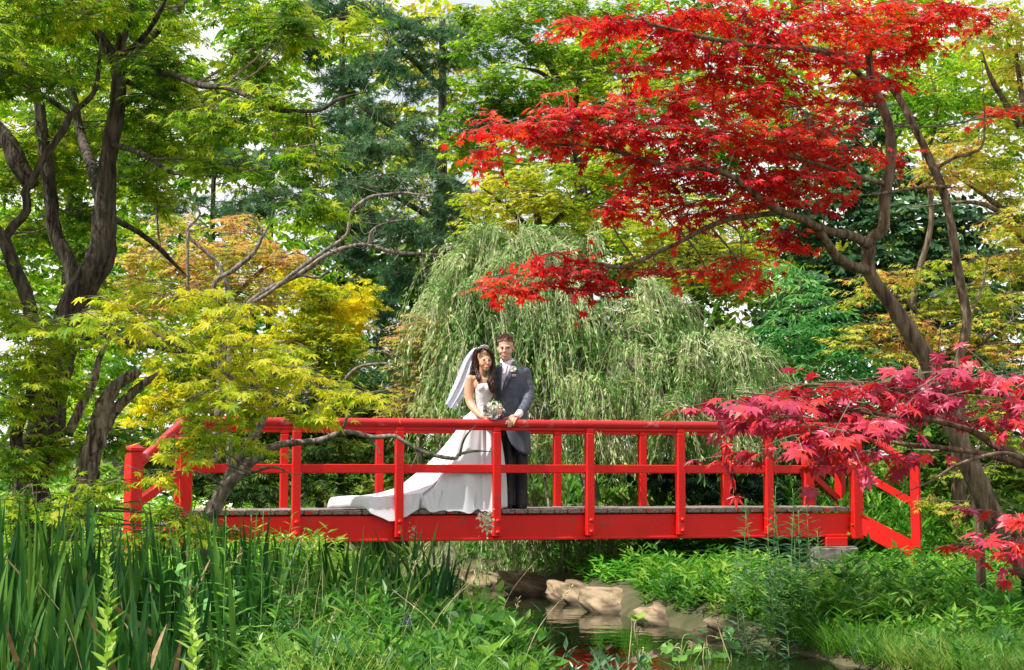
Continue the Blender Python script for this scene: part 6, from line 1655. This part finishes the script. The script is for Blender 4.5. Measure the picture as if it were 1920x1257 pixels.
# ---- marsh marigold like round leaves standing in the water
ROUND = (np.array([(math.cos(a) * .5 * (1 + .08 * math.sin(5 * a)), .5 + math.sin(a) * .5, .06 * math.sin(3 * a)) for a in np.linspace(-math.pi / 2 + .22, 1.5 * math.pi - .22, 16)] + [(0, .38, -.05)]), [[i, i + 1, 16] for i in range(15)])
LR = leaf_mesh(ROUND, leaf_mat('round_water_leaf', [(.04, .15, .015), (.08, .23, .02), (.15, .32, .03), (.3, .36, .07)], 2, .35, .4, .4))
LBn = leaf_mesh(ROUND, mat_noise('withered_brown_leaf', (.07, .035, .025), (.2, .12, .09), 20, .8), 'withered_leaf')
groups = [((1195, 1160), (1185, 1158), (1200, 1176, 1)), ((1250, 1205), (1262, 1215), (1300, 1190), (1285, 1230)), ((1320, 1180), (1345, 1195), (1290, 1222), (1335, 1238)), ((1190, 1215), (1195, 1240, 1), (1200, 1255)), ((1362, 1175), (1345, 1160, 1), (1380, 1200), (1390, 1225)), ((1120, 1235, 1), (1135, 1250, 1)), ((1232, 1218, 1), (1300, 1206, 1), (1265, 1250), (1340, 1262), (1240, 1262))]
lbs = ['small tuft of round leaves at the water edge below the middle bridge post', 'round leaved water plant standing in the dark stream', 'large cluster of round green leaves below the mud stone', 'leaning water plant with one withered brown leaf', 'round leaves against the tan bank at the right side', 'curled brown withered leaf hanging over the dark water', 'round leaves mixed with brown withered ones at the bottom edge']
for i, gr in enumerate(groups):
    Y = 10.6 + .15 * (i % 3)
    c = P(np.mean([q_[0] for q_ in gr]), 1262, Y); c[2] = .0
    root = empty('water_plant', c, lbs[i], 'water plant', 'round leaved water plants')
    for q_ in gr:
        pt = P(q_[0], q_[1], Y + r.normal() * .12); pt[2] = max(pt[2], .06)
        sp = spline(np.array([c + [r.normal() * .04, r.normal() * .04, -.1], (c + pt) / 2 + [r.normal() * .03, .02, .06], pt]), 6)
        q = MB(); tube(q, sp, .0045, 5); st = q.build('stalk', STEM_R if r.random() < .45 else STEM_G, root, True)
        d = np.array([r.normal() * .6, -.7, -.25 + r.normal() * .3]); wn = len(q_) > 2
        o = mesh_obj('withered_leaf' if wn else 'leaf', LBn if wn else LR, root)
        sz = r.uniform(.08, .13) * (.6 if wn else 1)
        rel(o, root, pt, orient(d[None], np.array([[r.normal() * .3, -.55, .8]]), [sz])[0])

# ---- flowers
def flower_stem(name, label, px, py, Y, mat, n, rad, hh, cat='flower', group=None):
    top = P(px, py, Y); b0 = np.array([top[0] + r.normal() * .05, Y, float(ground_z(top[0], Y))])
    root = empty(name, b0, label, cat, group)
    sp = spline(np.array([b0 - [0, 0, .03], (b0 + top) / 2 + [r.normal() * .02, 0, 0], top]), 6)
    q = MB(); tube(q, sp, .003, 5); q.build('stem', STEM_G, root, True)
    T = top + r.normal(size=(n, 3)) * [rad * .55, rad * .5, hh * .5]
    q = MB(); q.inst(OVATE_LITE, orient(r.normal(size=(n, 3)), r.normal(size=(n, 3)) + [0, -.6, .6], (.034 if n > 100 else .024) * r.uniform(.6, 1.3, n)), T)
    q.build('blossom', mat, root)
PURPLE = mat_noise('purple_vetch_petal', (.16, .05, .4), (.34, .14, .6), 30, .6)
VIOLET = mat_noise('blue_violet_petal', (.06, .05, .22), (.14, .12, .36), 30, .6)
CREAM = mat_noise('cream_blossom', (.6, .52, .36), (.8, .74, .56), 30, .8)
for px, py, Y in ((699, 1248, 8.6), (733, 1240, 8.7), (766, 1165, 9.6), (758, 1172, 9.5), (694, 1193, 9.2), (660, 1220, 9), (754, 1222, 9)):
    flower_stem('purple_vetch', ('purple vetch spike at the bottom edge of the near bank, ' if py > 1235 else 'dim violet vetch spike among the middle herbs, ' if py < 1180 else 'violet vetch spike low in the near herbs, ') + {699: 'the left one', 733: 'the right one', 766: 'the higher one', 758: 'the lower one', 694: 'above the left purple pair', 660: 'leftmost of all', 754: 'farthest right'}[px], px, py, Y, PURPLE if py > 1200 else VIOLET, 26, .022, .05, group='purple vetch in the near bank')
for px, py, Y, lb in ((912, 978, 13.2, 'cream meadowsweet plume in front of the red beam below the bouquet'), (840, 1053, 12.6, 'cream meadowsweet plume beside the dark iris tips under the bridge'), (776, 1000, 12.8, 'dry tan seed head in front of the red beam below the train')):
    flower_stem('meadowsweet', lb, px, py, Y, CREAM if 'cream' in lb else STEM_R, 170 if 'cream' in lb else 36, .05 if 'cream' in lb else .03, .09)
for px, py, Y in ((1605, 1212, 10.4), (1660, 1208, 10.5), (1548, 1163, 11.2)):
    flower_stem('violet_spike', f'short blue violet flower spike in the lower right grass, {dict([(1605, "the middle one"), (1660, "the rightmost"), (1548, "the leftmost")])[px]}', px, py, Y, VIOLET, 24, .016, .06, group='violet spikes in the lower right grass')
flower_stem('daisy', 'lone white flower in the grass at lower right', 1738, 1203, 10.4, WHITE_P, 14, .02, .02)

# ---- seed stalks and dead blades that catch the light
q = MB()
for i in range(46):
    px = r.uniform(40, 1000); Y = r.uniform(8, 11.5)
    b0 = gbase(px, Y); h = r.uniform(.35, .7); a = r.normal() * .3
    if b0[0] > xl(Y): continue
    sp = spline(np.array([b0, b0 + [a * h * .4, 0, h * .6], b0 + [a * h, r.normal() * .1, h]]), 6)
    tube(q, sp, np.linspace(.003, .0012, len(sp)), 4)
    if i % 3 == 0:
        for k in range(14):
            ball_p = sp[-1] - (sp[-1] - sp[-4]) * k / 18
            q.inst(LANCE_LITE, orient((sp[-1] - sp[-3])[None] + r.normal(size=(1, 3)) * .03, r.normal(size=(1, 3)), [.03]), ball_p[None])
tag(q.build('dry_grass_stalks', STEM_R, None, kind='stuff'), 'pale dry grass stalks with seed heads scattered over the near bank', 'grass')
